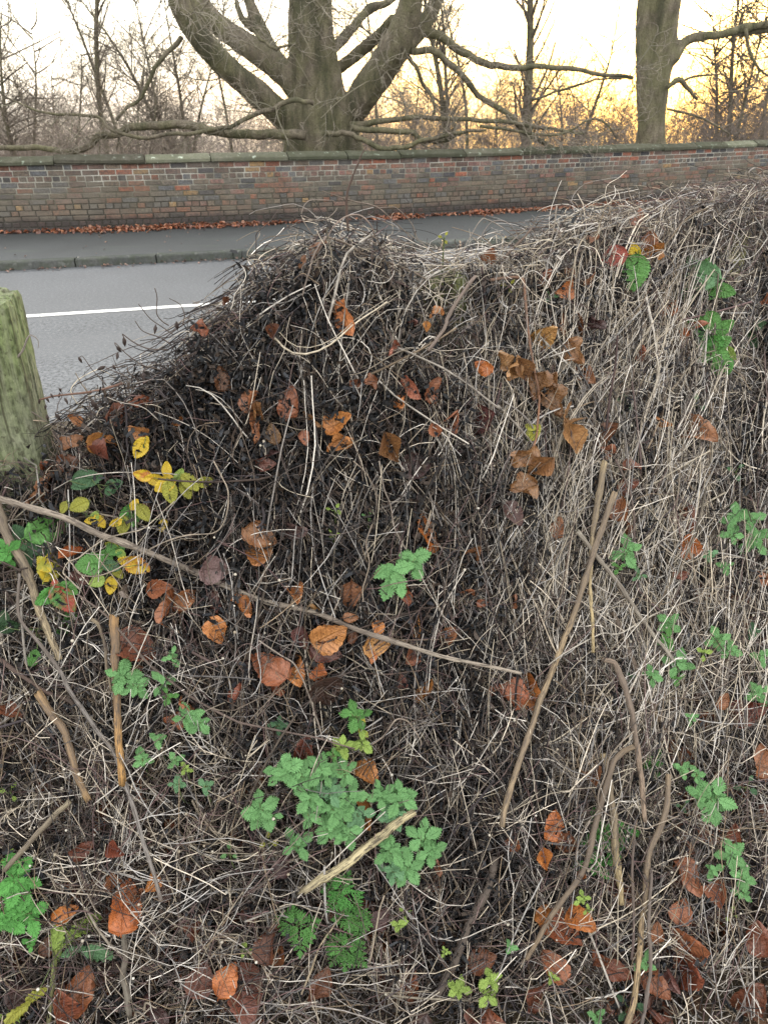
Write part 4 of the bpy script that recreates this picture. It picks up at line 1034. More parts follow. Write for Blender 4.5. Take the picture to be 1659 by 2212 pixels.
stalk('cut_stalk', 'broken tan stalk end at the lower left, snapped off pale at the top', 'stalk', None, K('S1', (245, 1440), (330, 1580), (395, 1659)) + K('S4', (470, 250), (540, 430)), [20, 17, 16, 14], OR, .03, 20, 10, .01)
stalk('cut_stalk', 'pale straw stalk slanting down to the left above the bright nettles', 'stalk', 'S4', [(430, 440), (300, 570), (180, 700), (30, 870)], [14, 14, 13, 12], (.42, .36, .24), .03, 18, 8)
stalk('dead_bramble', 'dark red bramble stem crossing behind stalks at the lower left', 'stem', 'S1', [(-40, 1200), (20, 1240), (170, 1350), (300, 1430), (440, 1490)], [10, 11, 10, 9], RD, .005, 18, 8)
stalk('dead_bramble', 'long thin brownish stem running diagonally from the turning leaves to the pale nettle tips', 'stem', None, K('S1', (480, 820), (650, 950), (740, 1050), (920, 1250), (1080, 1380), (1250, 1500), (1450, 1600)) + K('S5', (100, 85), (400, 145), (560, 175), (770, 235)), [5, 6, 7, 7, 6, 5, 4], (.17, .12, .11), .03, 50, 6)
stalk('cut_stalk', 'mottled pale stalk standing upright, the tallest of the crossed pair', 'stalk', 'S3', [(648, 8), (615, 200), (582, 420), (566, 540), (562, 760), (566, 900), (580, 1180)], [15, 15, 13, 9, 8, 7], (.46, .36, .20), .03, 30, 10, .004, nodes=(.18,))
stalk('cut_stalk', 'long leaning stalk, cut pale at the top and darkening downwards, crossing the mottled one', 'stalk', None, K('S3', (708, 205), (650, 360), (600, 510), (545, 680), (480, 880), (400, 1100), (310, 1340), (240, 1510), (190, 1659)) + K('S6', (60, 390), (20, 600)), [16, 15, 14, 14, 15, 15, 14, 13], (.34, .25, .15), .03, 44, 10, .004, nodes=(.33,))
stalk('cut_stalk', 'straight pale grey stalk slanting to the lower right under the crossed pair', 'stalk', 'S3', [(482, 438), (600, 590), (720, 740), (820, 890), (930, 1050), (1080, 1240)], [12, 11, 11, 10, 9], (.40, .37, .31), .028, 30, 9, .003, nodes=(.25,))
stalk('cut_stalk', 'dark brown stalk running on down to the right below the straight grey one', 'stalk', 'S3', [(700, 930), (780, 1130), (860, 1330), (930, 1490), (1010, 1659)], [12, 14, 14, 14], (.13, .09, .055), .0, 24, 9)
stalk('cut_stalk', 'weathered stalk with a broken bent head at the right of the thicket', 'stalk', None, K('S3', (630, 1225), (690, 1240), (725, 1275), (765, 1380), (810, 1530), (835, 1659)) + K('S6', (860, 200), (880, 380), (900, 570)), [11, 15, 15, 14, 13, 11], (.27, .20, .15), .035, 34, 10)
stalk('cut_stalk', 'thick brown stalk bent over at the top and running down to the lower left', 'stalk', 'S6', [(830, 105), (760, 135), (710, 190), (680, 280), (650, 380), (600, 540), (545, 790), (490, 920), (400, 1035), (300, 1180), (220, 1330), (170, 1420)], [13, 15, 15, 14, 14, 13, 12, 10], (.21, .15, .09), .035, 50, 10)
stalk('cut_stalk', 'straight straw-yellow stalk beside the bent brown one at the lower right', 'stalk', 'S6', [(640, 150), (670, 300), (700, 500), (712, 700), (735, 900), (755, 1080)], [16, 18, 19, 17, 13], (.40, .31, .17), .02, 24, 10)
stalk('cut_stalk', 'tall tan stalk wound round by a black bindweed stem at the lower right', 'stalk', 'S6', [(1045, 270), (1020, 520), (950, 700), (915, 800), (898, 1000), (880, 1200), (860, 1450), (820, 1700), (785, 1830)], [13, 14, 15, 14, 13, 14, 15], (.33, .24, .14), .03, 44, 10)
_tw = []
for i in range(40):
    t = i / 39.; y = 560 + t * 1240; x = np.interp(y, [270, 520, 700, 800, 1000, 1200, 1450, 1700, 1830], [1045, 1020, 950, 915, 898, 880, 860, 820, 785]) + 22 * math.sin(i * 1.1)
    _tw.append((x, y))
_q = np.array([pp('S6', *p) for p in _tw]); _h = hit(_q[:, 0], _q[:, 1]); _d = norm(CAMP - _h); _P = smooth_path(_h + _d * (.035 + .012 * np.cos(np.arange(40) * 1.1))[:, None], 160)
tag(link('bindweed_stem', stalk_mesh(_P - _P[0], np.full(160, .0022), 6, BK, name='bindweed_stem'), loc=_P[0]), 'black bindweed stem spiralling round the tall tan stalk at the lower right', 'stem')
stalk('cut_stalk', 'slim grey-brown stem standing just right of the wound stalk', 'stalk', 'S6', [(935, 860), (925, 1200), (930, 1500), (900, 1700), (878, 1830)], [8, 9, 9, 9], (.19, .16, .15), .035, 24, 8, nodes=(.65,))
stalk('dead_bramble', 'purplish stem standing just left of the wound stalk', 'stem', 'S6', [(840, 560), (822, 800), (822, 1000), (830, 1200), (815, 1420)], [6, 7, 7, 6], PU, .03, 22, 7)
stalk('broken_branch', 'pale splintered length of dead stem lying below the nettle patch', 'stick', 'S5', [(470, 1105), (600, 1020), (750, 920), (900, 800), (1010, 712), (1110, 640)], [19, 23, 23, 22, 20, 18], (.42, .36, .22), .03, 40, 12, .02)
stalk('dead_bramble', 'thin purple stem curving down beside the right-hand nettle sprigs', 'stem', 'S3', [(715, -10), (800, 180), (830, 330), (828, 500), (845, 760), (920, 860), (1010, 945)], [5, 6, 6, 5, 5], PU, .025, 30, 6)
stalk('twig', 'smooth pinkish arched twig leaning over the mossy middle post', 'twig', 'R4', [(1390, 640), (1300, 760), (1225, 890), (1195, 970), (1100, 1100)], [8, 10, 10, 8], (.33, .25, .22), .04, 20, 8)
stalk('twig', 'upright thorny dark twig standing alone above the crest against the wall', 'twig', 'P', [(752, 500), (750, 465), (748, 432), (753, 408), (770, 360), (780, 338), (791, 318)], [6, 6, 5, 5, 4, 3, 2], (.085, .05, .04), .0, 24, 6, nodes=(.35, .55, .7, .85), stiff=True)
stalk('twig', 'pale stem arched like a hoop over the crest beside the dark twig', 'twig', 'R4', [(420, 500), (500, 360), (580, 280), (660, 258), (730, 300), (770, 380), (785, 490)], [3, 4, 4, 3.5, 3], (.27, .21, .18), .015, 30, 8)
stalk('twig', 'long half-rotten stem sloping from the hoop down to the mossy middle post', 'twig', 'R4', [(480, 395), (600, 440), (700, 500), (850, 550), (1000, 610), (1100, 660)], [6, 6, 5, 4], (.24, .19, .15), .02, 26, 8)
stalk('twig', 'short black branch stub under the half-rotten stem at the crest', 'twig', 'R4', [(790, 545), (845, 630), (900, 720)], [10, 9, 8], (.045, .035, .025), .0, 12, 8)
stalk('twig', 'slender pale stem hanging straight down from the tan leaf near the crest', 'twig', 'R4', [(470, 390), (400, 500), (370, 600), (325, 760)], [5, 4, 3.5], (.36, .29, .26), .03, 18, 7)
stalk('twig', 'long bleached stem running down to the right under the curled hanging leaves', 'twig', None, K('R4', (920, 1080), (1060, 1145), (1220, 1220), (1350, 1310), (1530, 1450)) + K('R5', (0, 1560), (170, 1750), (280, 1890)), [6, 6, 6, 5, 4], (.46, .42, .38), .035, 40, 6)
stalk('twig', 'thin white wire-like stem wavering across the crossed stalks', 'twig', 'S3', [(300, 1262), (400, 1190), (500, 1130), (630, 1065), (700, 1070), (760, 1060), (860, 1000), (980, 935), (1080, 900), (1200, 850), (1290, 818), (1310, 860), (1330, 900), (1280, 905)], [3.2, 3.2, 2.8], (.62, .57, .50), .05, 60, 5, stiff=False)
stalk('twig', 'bent stick with a broken tip poking up from the right-hand crest', 'twig', 'R5', [(0, 680), (70, 600), (150, 520), (195, 465)], [7, 7, 6, 4], (.15, .11, .09), .01, 14, 7)
stalk('straw', 'bent dry straw propped against the grey-green post', 'straw', 'Z', [(0, 1630), (60, 1470), (103, 1312), (120, 1308), (260, 1308), (400, 1316)], [4, 4, 4, 3.5], (.40, .32, .24), .02, 30, 6, stiff=False)
stalk('straw', 'curling pale tendril climbing the grey-green post and hooking over its edge', 'straw', 'Z', [(330, 690), (338, 630), (310, 590), (270, 572), (238, 605), (205, 700), (140, 780), (60, 870), (5, 945), (60, 1040), (150, 1150), (300, 1250), (420, 1335)], [1.5, 3, 4, 6, 5, 4, 4, 3], (.38, .34, .32), .02, 60, 6, stiff=False)
stalk('straw', 'thin upright straw standing above the right-hand crest', 'straw', 'R5', [(860, 385), (820, 300), (790, 210), (778, 140)], [4, 3.5, 3, 2], (.36, .30, .25), .0, 14, 5)
stalk('straw', 'short cut straw standing above the dip in the crest', 'straw', 'R5', [(300, 600), (335, 470), (355, 320)], [4, 4, 4], (.42, .37, .32), .01, 10, 5)
stalk('bindweed_stem', 'wiry loop curling above the right-hand crest', 'stem', 'R5', [(1600, 190), (1550, 160), (1535, 120), (1570, 90), (1615, 100), (1625, 140), (1600, 230), (1640, 400), (1650, 600)], [4, 4, 3], (.34, .31, .29), .01, 40, 6, stiff=False)
stalk('bindweed_stem', 'tall loop of bindweed left of the hoop above the crest', 'stem', 'R4', [(440, 450), (330, 290), (330, 220), (370, 172), (450, 168), (520, 175), (540, 220), (480, 280), (400, 292), (330, 265)], [3, 3, 3], (.30, .25, .22), .0, 50, 5, stiff=False)
stalk('bindweed_stem', 'twining stem reaching right from the upright dark twig across the wall', 'stem', 'R4', [(450, 110), (560, 150), (640, 175), (720, 190), (800, 220), (880, 290), (960, 365), (1000, 420)], [3, 4, 3, 2.5], (.25, .20, .17), .0, 40, 5, stiff=False)
stalk('bindweed_stem', 'thin arc of bindweed standing above the dip beyond the hoop', 'stem', 'R4', [(800, 215), (900, 215), (960, 265), (1010, 330), (1035, 420)], [3, 2.5, 2], (.28, .23, .20), .0, 24, 5, stiff=False)
stalk('bindweed_stem', 'forked pale stem arching over the dip before the right-hand crest', 'stem', 'R4', [(1320, 470), (1420, 300), (1470, 290), (1560, 340), (1640, 400), (1680, 430)], [3, 3, 2.5], (.33, .29, .26), .0, 26, 5, stiff=False)
stalk('bindweed_stem', 'high thin arc of bindweed in front of the pavement over the dip', 'stem', 'R4', [(1420, 450), (1440, 370), (1500, 300), (1570, 300), (1620, 330)], [2.5, 2.5], (.30, .26, .24), .0, 22, 5, stiff=False)
stalk('bindweed_stem', 'pale stem looping round the turning bramble leaves on the left', 'stem', 'S1', [(500, 800), (430, 730), (395, 690), (420, 630), (480, 600), (540, 560), (640, 490), (760, 450), (880, 420), (960, 360), (1080, 250)], [4, 4.5, 4, 3.5], (.50, .43, .35), .05, 50, 6, stiff=False)
stalk('bindweed_stem', 'long pale S-shaped stem crossing the diagonal grey stalk', 'stem', 'S1', [(455, 640), (500, 700), (600, 712), (720, 670), (850, 590), (1000, 510), (1150, 460), (1330, 440), (1400, 330), (1410, 200), (1370, 100), (1320, 0)], [4.5, 4.5, 4, 4], (.48, .40, .32), .05, 60, 6, stiff=False)
stalk('bindweed_stem', 'nearly straight white stem above the yellow bramble leaves', 'stem', 'S1', [(330, 180), (440, 120), (600, 82), (780, 72), (960, 75), (1100, 85)], [3, 3.5, 3, 2.5], (.62, .57, .52), .05, 30, 5, stiff=False)
stalk('bindweed_stem', 'pale stem wriggling down the middle above the broad curled orange leaf', 'stem', 'S2', [(640, 0), (720, 80), (780, 200), (775, 330), (720, 500), (740, 640), (700, 780), (700, 870)], [4, 4, 4, 3], (.42, .34, .27), .04, 50, 6, stiff=False)
stalk('bindweed_stem', 'white branching stem ending beside the middle nettle sprig', 'stem', 'S2', [(800, 0), (830, 170), (870, 280), (890, 400), (930, 490), (1000, 600), (1060, 660)], [4, 4, 4, 3], (.56, .48, .42), .04, 44, 6, stiff=False)
stalk('bindweed_stem', 'bleached stem running from the russet pair past the heart-shaped leaf', 'stem', None, K('S2', (60, 1110), (180, 1190), (270, 1250), (330, 1350), (370, 1460), (410, 1580)) + K('S5', (530, 40), (570, 180)), [5, 5, 4.5, 4], (.56, .48, .42), .045, 44, 6, stiff=False)
stalk('bindweed_stem', 'curved thin stem hanging at the right of the splintered stick', 'stem', 'S5', [(1160, 1130), (1190, 1250), (1230, 1400), (1300, 1540), (1400, 1660), (1520, 1740)], [4, 5, 5, 4], (.22, .13, .11), .03, 34, 6, stiff=False)
stalk('bindweed_stem', 'pale arching stem drooping over the black clots right of the nettle patch', 'stem', 'S5', [(870, 215), (950, 150), (1020, 60), (1080, 60), (1130, 110), (1170, 180), (1175, 240)], [5, 6, 5, 4], (.38, .31, .26), .04, 34, 6, stiff=False)
stalk('bindweed_stem', 'pale looping stem slung across the bent brown stalk', 'stem', 'S6', [(830, 10), (740, 90), (680, 170), (660, 260), (610, 400), (620, 480), (700, 540), (880, 610), (960, 590), (1110, 530)], [4, 4.5, 4, 4], (.46, .38, .30), .06, 50, 6, stiff=False)
stalk('bindweed_stem', 'angular pale stem hanging in front of the dark green nettles at the lower right', 'stem', 'S6', [(560, 560), (490, 700), (475, 800), (520, 850), (640, 890), (800, 970)], [4, 4, 4], (.40, .33, .29), .06, 34, 6, stiff=False)
stalk('bindweed_stem', 'braided dark rope of bindweed hanging at the bottom right of the middle', 'stem', 'S5', [(1640, 900), (1600, 1060), (1550, 1180), (1460, 1350), (1390, 1540), (1310, 1700), (1250, 1790)], [18, 20, 20, 18], (.05, .042, .04), .02, 40, 9, stiff=False)
stalk('rotten_stalk', 'grey mouldy rotten stalk at the lower left', 'stalk', 'S4', [(765, 1240), (775, 1400), (760, 1520), (785, 1650), (800, 1760)], [16, 15, 14, 16, 12], (.20, .20, .165), .02, 26, 9, .015)
stalk('straw', 'long straight straw crossing the lower left seeds', 'straw', 'S4', [(330, 830), (325, 900), (370, 980), (500, 985), (640, 1000), (760, 1050), (900, 1110)], [4, 4, 4, 3], (.44, .36, .28), .05, 40, 5, stiff=False)
stalk('straw', 'pale straight straw slanting up from the foot of the bright nettles', 'straw', 'S5', [(440, 1750), (500, 1600), (560, 1440), (640, 1330), (700, 1250)], [6, 6, 5, 4], (.42, .34, .24), .03, 20, 6)
stalk('straw', 'slim pale straw standing by the lime bottom leaves', 'straw', 'S5', [(860, 1560), (890, 1400), (920, 1240), (950, 1140)], [5, 5, 4], (.42, .35, .27), .04, 16, 6)

# withered sprigs that stand out over the road on the left
def pod_mesh():
    t = np.linspace(0, 1, 7); rr = np.array([.08, .5, .95, 1, .8, .45, .05]); P = np.stack([np.zeros(7), np.zeros(7), -t], -1)
    V, F = tubes(P[None], (rr * .2)[None], 6); V = V * (1 + R.normal(size=V.shape) * .08)
    return mesh_np('withered_leaf', V, F[0], M_clot, cols=np.ones((len(V), 3)) * (.045, .032, .03))
POD = [pod_mesh() for _ in range(3)]
def sprig(label, pts, pods, wpx=2.2, tint=(.12, .09, .08), reg='Z'):
    q = np.array([pp(reg, *p) for p in pts]); P = ray_to_y(q[:, 0], q[:, 1], lambda x: yf(x) - .03); P = smooth_path(P, 16)
    root = thing('withered_sprig', label, 'dead sprig', tuple(P[-1]), 'withered sprigs standing out over the road edge')
    _, _, f = project(P); me = stalk_mesh(P - P[-1], np.linspace(.8, 1.2, 16) * wpx * .5 * f / FP, 5, tint, name='stem'); link('stem', me, root)
    for px_, py_, L_ in pods:
        a = np.array(pp(reg, px_, py_)); b = ray_to_y([a[0]], [a[1]], lambda x: yf(x) - .03)[0]
        o = link('withered_leaf', POD[random.randrange(3)], root, tuple(b - P[-1])); s = L_ * .25 * 1.45 / FP; o.scale = (s, s, s); o.rotation_euler = (R.normal() * .3, R.normal() * .4, R.random() * 6)
sprig('bare wiry sprig standing highest against the white road line', [(1340, 165), (1360, 250), (1355, 380), (1400, 450), (1460, 490)], [])
sprig('bare wiry sprig leaning left across the white line', [(1200, 305), (1300, 430), (1400, 500), (1500, 570)], [])
sprig('bare wiry sprig hooked over at the right end of the white line', [(1465, 255), (1560, 310), (1595, 400), (1580, 480)], [(1525, 450, 80)])
sprig('bare curved sprig just below the white line', [(1170, 450), (1240, 540), (1400, 600), (1480, 660)], [(1350, 480, 70)])
sprig('sprig hooked at its tip with one hanging brown leaf below the bare curved one', [(1072, 590), (1065, 565), (1150, 630), (1280, 690), (1450, 700)], [(1070, 585, 80)], 2.6)
sprig('sprig with a torn brown leaf at its hooked tip', [(1005, 670), (1000, 640), (1100, 740), (1230, 830), (1380, 870)], [(1008, 665, 70), (1020, 720, 60)])
sprig('short sprig with a fat dark leaf hanging at its tip', [(918, 850), (950, 872), (1050, 910), (1150, 970)], [(918, 840, 80)])
sprig('crooked sprig with a small dark leaf and an S bend', [(975, 850), (1040, 850), (1100, 840), (1115, 900), (1200, 960)], [(978, 825, 55)], 2.6)
sprig('lone thin sprig reaching farthest left with a flat dark tip', [(690, 765), (720, 760), (800, 870), (920, 1000)], [(680, 760, 60)], 1.8)
sprig('reddish bramble tip sticking out left low over the road', [(350, 1130), (470, 1100), (600, 1085), (740, 1070), (900, 1040), (1060, 990)], [(345, 1125, 50), (400, 1110, 50), (440, 1075, 45), (520, 1030, 50), (520, 1070, 50), (560, 1110, 55), (400, 1170, 45)], 5, (.22, .09, .06))
sprig('low sprig with a slim dark leaf hanging before the road edge', [(772, 1110), (775, 1160), (800, 1240), (900, 1270)], [(790, 1130, 85)])
sprig('low sprig with a drooping dark leaf beside the grey-green post', [(475, 1245), (500, 1238), (570, 1220), (680, 1280)], [(478, 1245, 80), (410, 1255, 60)])
sprig('stub of sprig carrying one long brown withered leaf near the left shoulder', [(1240, 880), (1280, 960), (1340, 1010)], [(1245, 875, 110)])

# ------------------------------------------------------------------ leaves
def leaf_geo(kind='beech', teeth=0, depth=.0, nv=18, nu=10, wid=.36, kx=0, ky=0, fold=.15, twist=0, rip=.012, crumple=.03, seed=0, heart=0.0, tip=.55, pw=.68):
    rg = np.random.default_rng(seed)
    if teeth: nv = teeth * 2
    v = np.linspace(0, 1, nv + 1); u = np.linspace(-1, 1, nu + 1)
    w_ = np.sin(math.pi * np.clip(v, 0, 1) ** (tip + .08)) ** pw * wid
    w_[0] = .012; w_[-1] = .004
    U, Vv = np.meshgrid(u, v); Wd = np.broadcast_to(w_[:, None], U.shape).copy(); Y = Vv.copy()
    if teeth:
        even = (np.arange(nv + 1) % 2 == 0)[:, None]
        edge = np.abs(U) > .9
        Wd = np.where(edge & even, Wd * (1 - depth), np.where(edge, Wd * (1 + depth * .35), Wd)); Y = np.where(edge & ~even, Y + .6 / nv, Y)
    else:
        Wd = Wd * (1 + .05 * np.sin(Vv * 34 + U * 2 + seed) * (np.abs(U) > .8))
    X = U * Wd
    Y = Y - heart * np.abs(U) ** 1.5 * np.maximum(0, .22 - Vv) * 2.2 - .04 * np.abs(U) * (1 - Vv) + .07 * np.abs(U) * Vv * 0
    Z = fold * np.abs(X) + rip * np.sin(Vv * 8 * 2 * math.pi - np.abs(U) * 4) * np.abs(U) + crumple * (np.sin(Vv * 5 + U * 2 + seed * 1.3) * np.abs(U) + .6 * np.sin(Vv * 9 - U * 4 + seed)) * np.abs(U)
    if kx:
        a = X * kx; X, Z = np.sin(a) / kx - Z * np.sin(a), (1 - np.cos(a)) / kx + Z * np.cos(a)
    if ky:
        a = (Y - .2) * ky; Y, Z = .2 + np.sin(a) / ky - Z * np.sin(a), (1 - np.cos(a)) / ky + Z * np.cos(a)
    if twist:
        a = (Vv - .3) * twist; X, Z = X * np.cos(a) - Z * np.sin(a), X * np.sin(a) + Z * np.cos(a)
    P = np.stack([X, Y - .0, Z], -1)
    uv = np.stack([(U + 1) / 2, Vv], -1)
    i = np.arange((nv + 1) * (nu + 1)).reshape(nv + 1, nu + 1)
    F = np.stack([i[:-1, :-1], i[:-1, 1:], i[1:, 1:], i[1:, :-1]], -1).reshape(-1, 4)
    return P.reshape(-1, 3), F, uv.reshape(-1, 2)
def with_stem(geo, L=.22, r=.014):
    V, F, uv = geo
    P = smooth_path([(0, -L, .03), (0, -L * .5, 0), (0, .02, .0)], 5); T, Ft = tubes(P[None], np.full((1, 5), r), 4)
    return np.concatenate([V, T]), np.concatenate([F, Ft[0] + len(V)]), np.concatenate([uv, np.full((len(T), 2), .5)])
def lmesh(name, mats, **k):
    stem = k.pop('stem', 0)
    g = leaf_geo(**k)
    if stem: g = with_stem(g, stem)
    return mesh_np(name, g[0], g[1], mats, uvs=g[2])
BF = {}   # beech leaf forms
BF['f'] = [lmesh('beech_leaf', M_beech, wid=w_, ky=k, kx=.5, fold=f, rip=.018, crumple=.10, seed=s, stem=.10) for w_, k, f, s in ((.36, .35, .12, 1), (.34, -.3, .2, 2), (.38, .5, .05, 3), (.33, .2, .25, 4))]
BF['c'] = [lmesh('beech_leaf', M_beech, wid=.38, ky=k, kx=x, fold=f, rip=.02, crumple=.13, seed=s, twist=t) for k, x, f, s, t in ((1.3, 2.2, .1, 5, .4), (-1.0, 3.0, .1, 6, -.5), (1.8, 1.6, .3, 7, .2), (.6, -2.4, -.1, 8, .8))]
BF['r'] = [lmesh('beech_leaf', M_beech, wid=.38, ky=k, kx=x, fold=f, rip=.015, crumple=.05, seed=s, twist=t) for k, x, f, s, t in ((.5, 6.0, .0, 9, .3), (-.4, 7.0, .0, 10, -.4), (.3, 5.0, .2, 11, .9))]
BF['d'] = [lmesh('beech_leaf', M_beech, wid=.37, ky=k, kx=0, fold=f, rip=.02, crumple=.06, seed=s, twist=t) for k, f, s, t in ((.4, 1.4, 12, .2), (-.6, 1.0, 13, .5), (.8, 1.8, 14, -.3))]
BF['w'] = [lmesh('beech_leaf', M_beech, wid=.46, ky=k, kx=x, fold=.1, rip=.02, crumple=.07, seed=s) for k, x, s in ((.5, .8, 15), (-.3, 1.2, 16), (.8, .6, 17))]
BF['h'] = [lmesh('beech_leaf', M_beech, wid=.50, heart=.5, ky=.5, kx=.7, fold=.1, rip=.02, crumple=.06, seed=18, tip=.45)]
BF['j'] = [lmesh('oak_leaf', M_beech, wid=.36, teeth=7, depth=.38, ky=.4, kx=.5, fold=.2, crumple=.05, seed=19)]
TINT = {'o': (.50, .215, .075), 'O': (.44, .16, .045), 'r': (.29, .108, .052), 'R': (.17, .06, .032), 'p': (.36, .155, .085), 'b': (.24, .12, .05), 'd': (.065, .03, .028), 't': (.38, .21, .09), 'g': (.16, .11, .095), 'm': (.12, .05, .042)}
def frame(pos, ang, tx=0.0, ty=0.0):
    """leaf facing the camera; ang = picture direction of the tip in degrees (0 right, 90 up)"""
    zc = norm(CAMP - pos); xr = np.array([1., 0, 0]); upv = norm(np.cross(zc, xr)); xr = np.cross(upv, zc)
    a = math.radians(ang); yv = xr * math.cos(a) + upv * math.sin(a); xv = np.cross(yv, zc)
    M = Matrix(((xv[0], yv[0], zc[0]), (xv[1], yv[1], zc[1]), (xv[2], yv[2], zc[2])))
    return M @ Matrix.Rotation(tx, 3, 'X') @ Matrix.Rotation(ty, 3, 'Y')
def put(o, pos, M3, L_, mid=.5):
    p = Vector(pos) - M3 @ Vector((0, mid * L_, 0))
    M4 = M3.to_4x4() @ Matrix.Diagonal((L_, L_, L_, 1)); M4.translation = p
    return M4
def beech(reg, x, y, L_, ang, tint, form, label, lift=.03):
    q = pp(reg, x, y); P = hit([q[0]], [q[1]])[0]; P = P + norm(CAMP - P) * (lift + R.uniform(-.02, .006))
    f = project(P[None])[2][0]; Lw = L_ * z * f / FP * 1.12
    me = BF[form][random.randrange(len(BF[form]))]
    o = link(me.name.split('.')[0], me); M3 = frame(P, ang, R.normal() * .5, R.normal() * .5)
    o.matrix_world = put(o, P, M3, Lw)
    c = np.array(TINT[tint]) * R.uniform(.75, 1.2) * R.uniform(.88, 1.12, 3); o.color = (*c, 1)
    return tag(o, label, 'leaf', 'fallen leaves caught in the thicket')
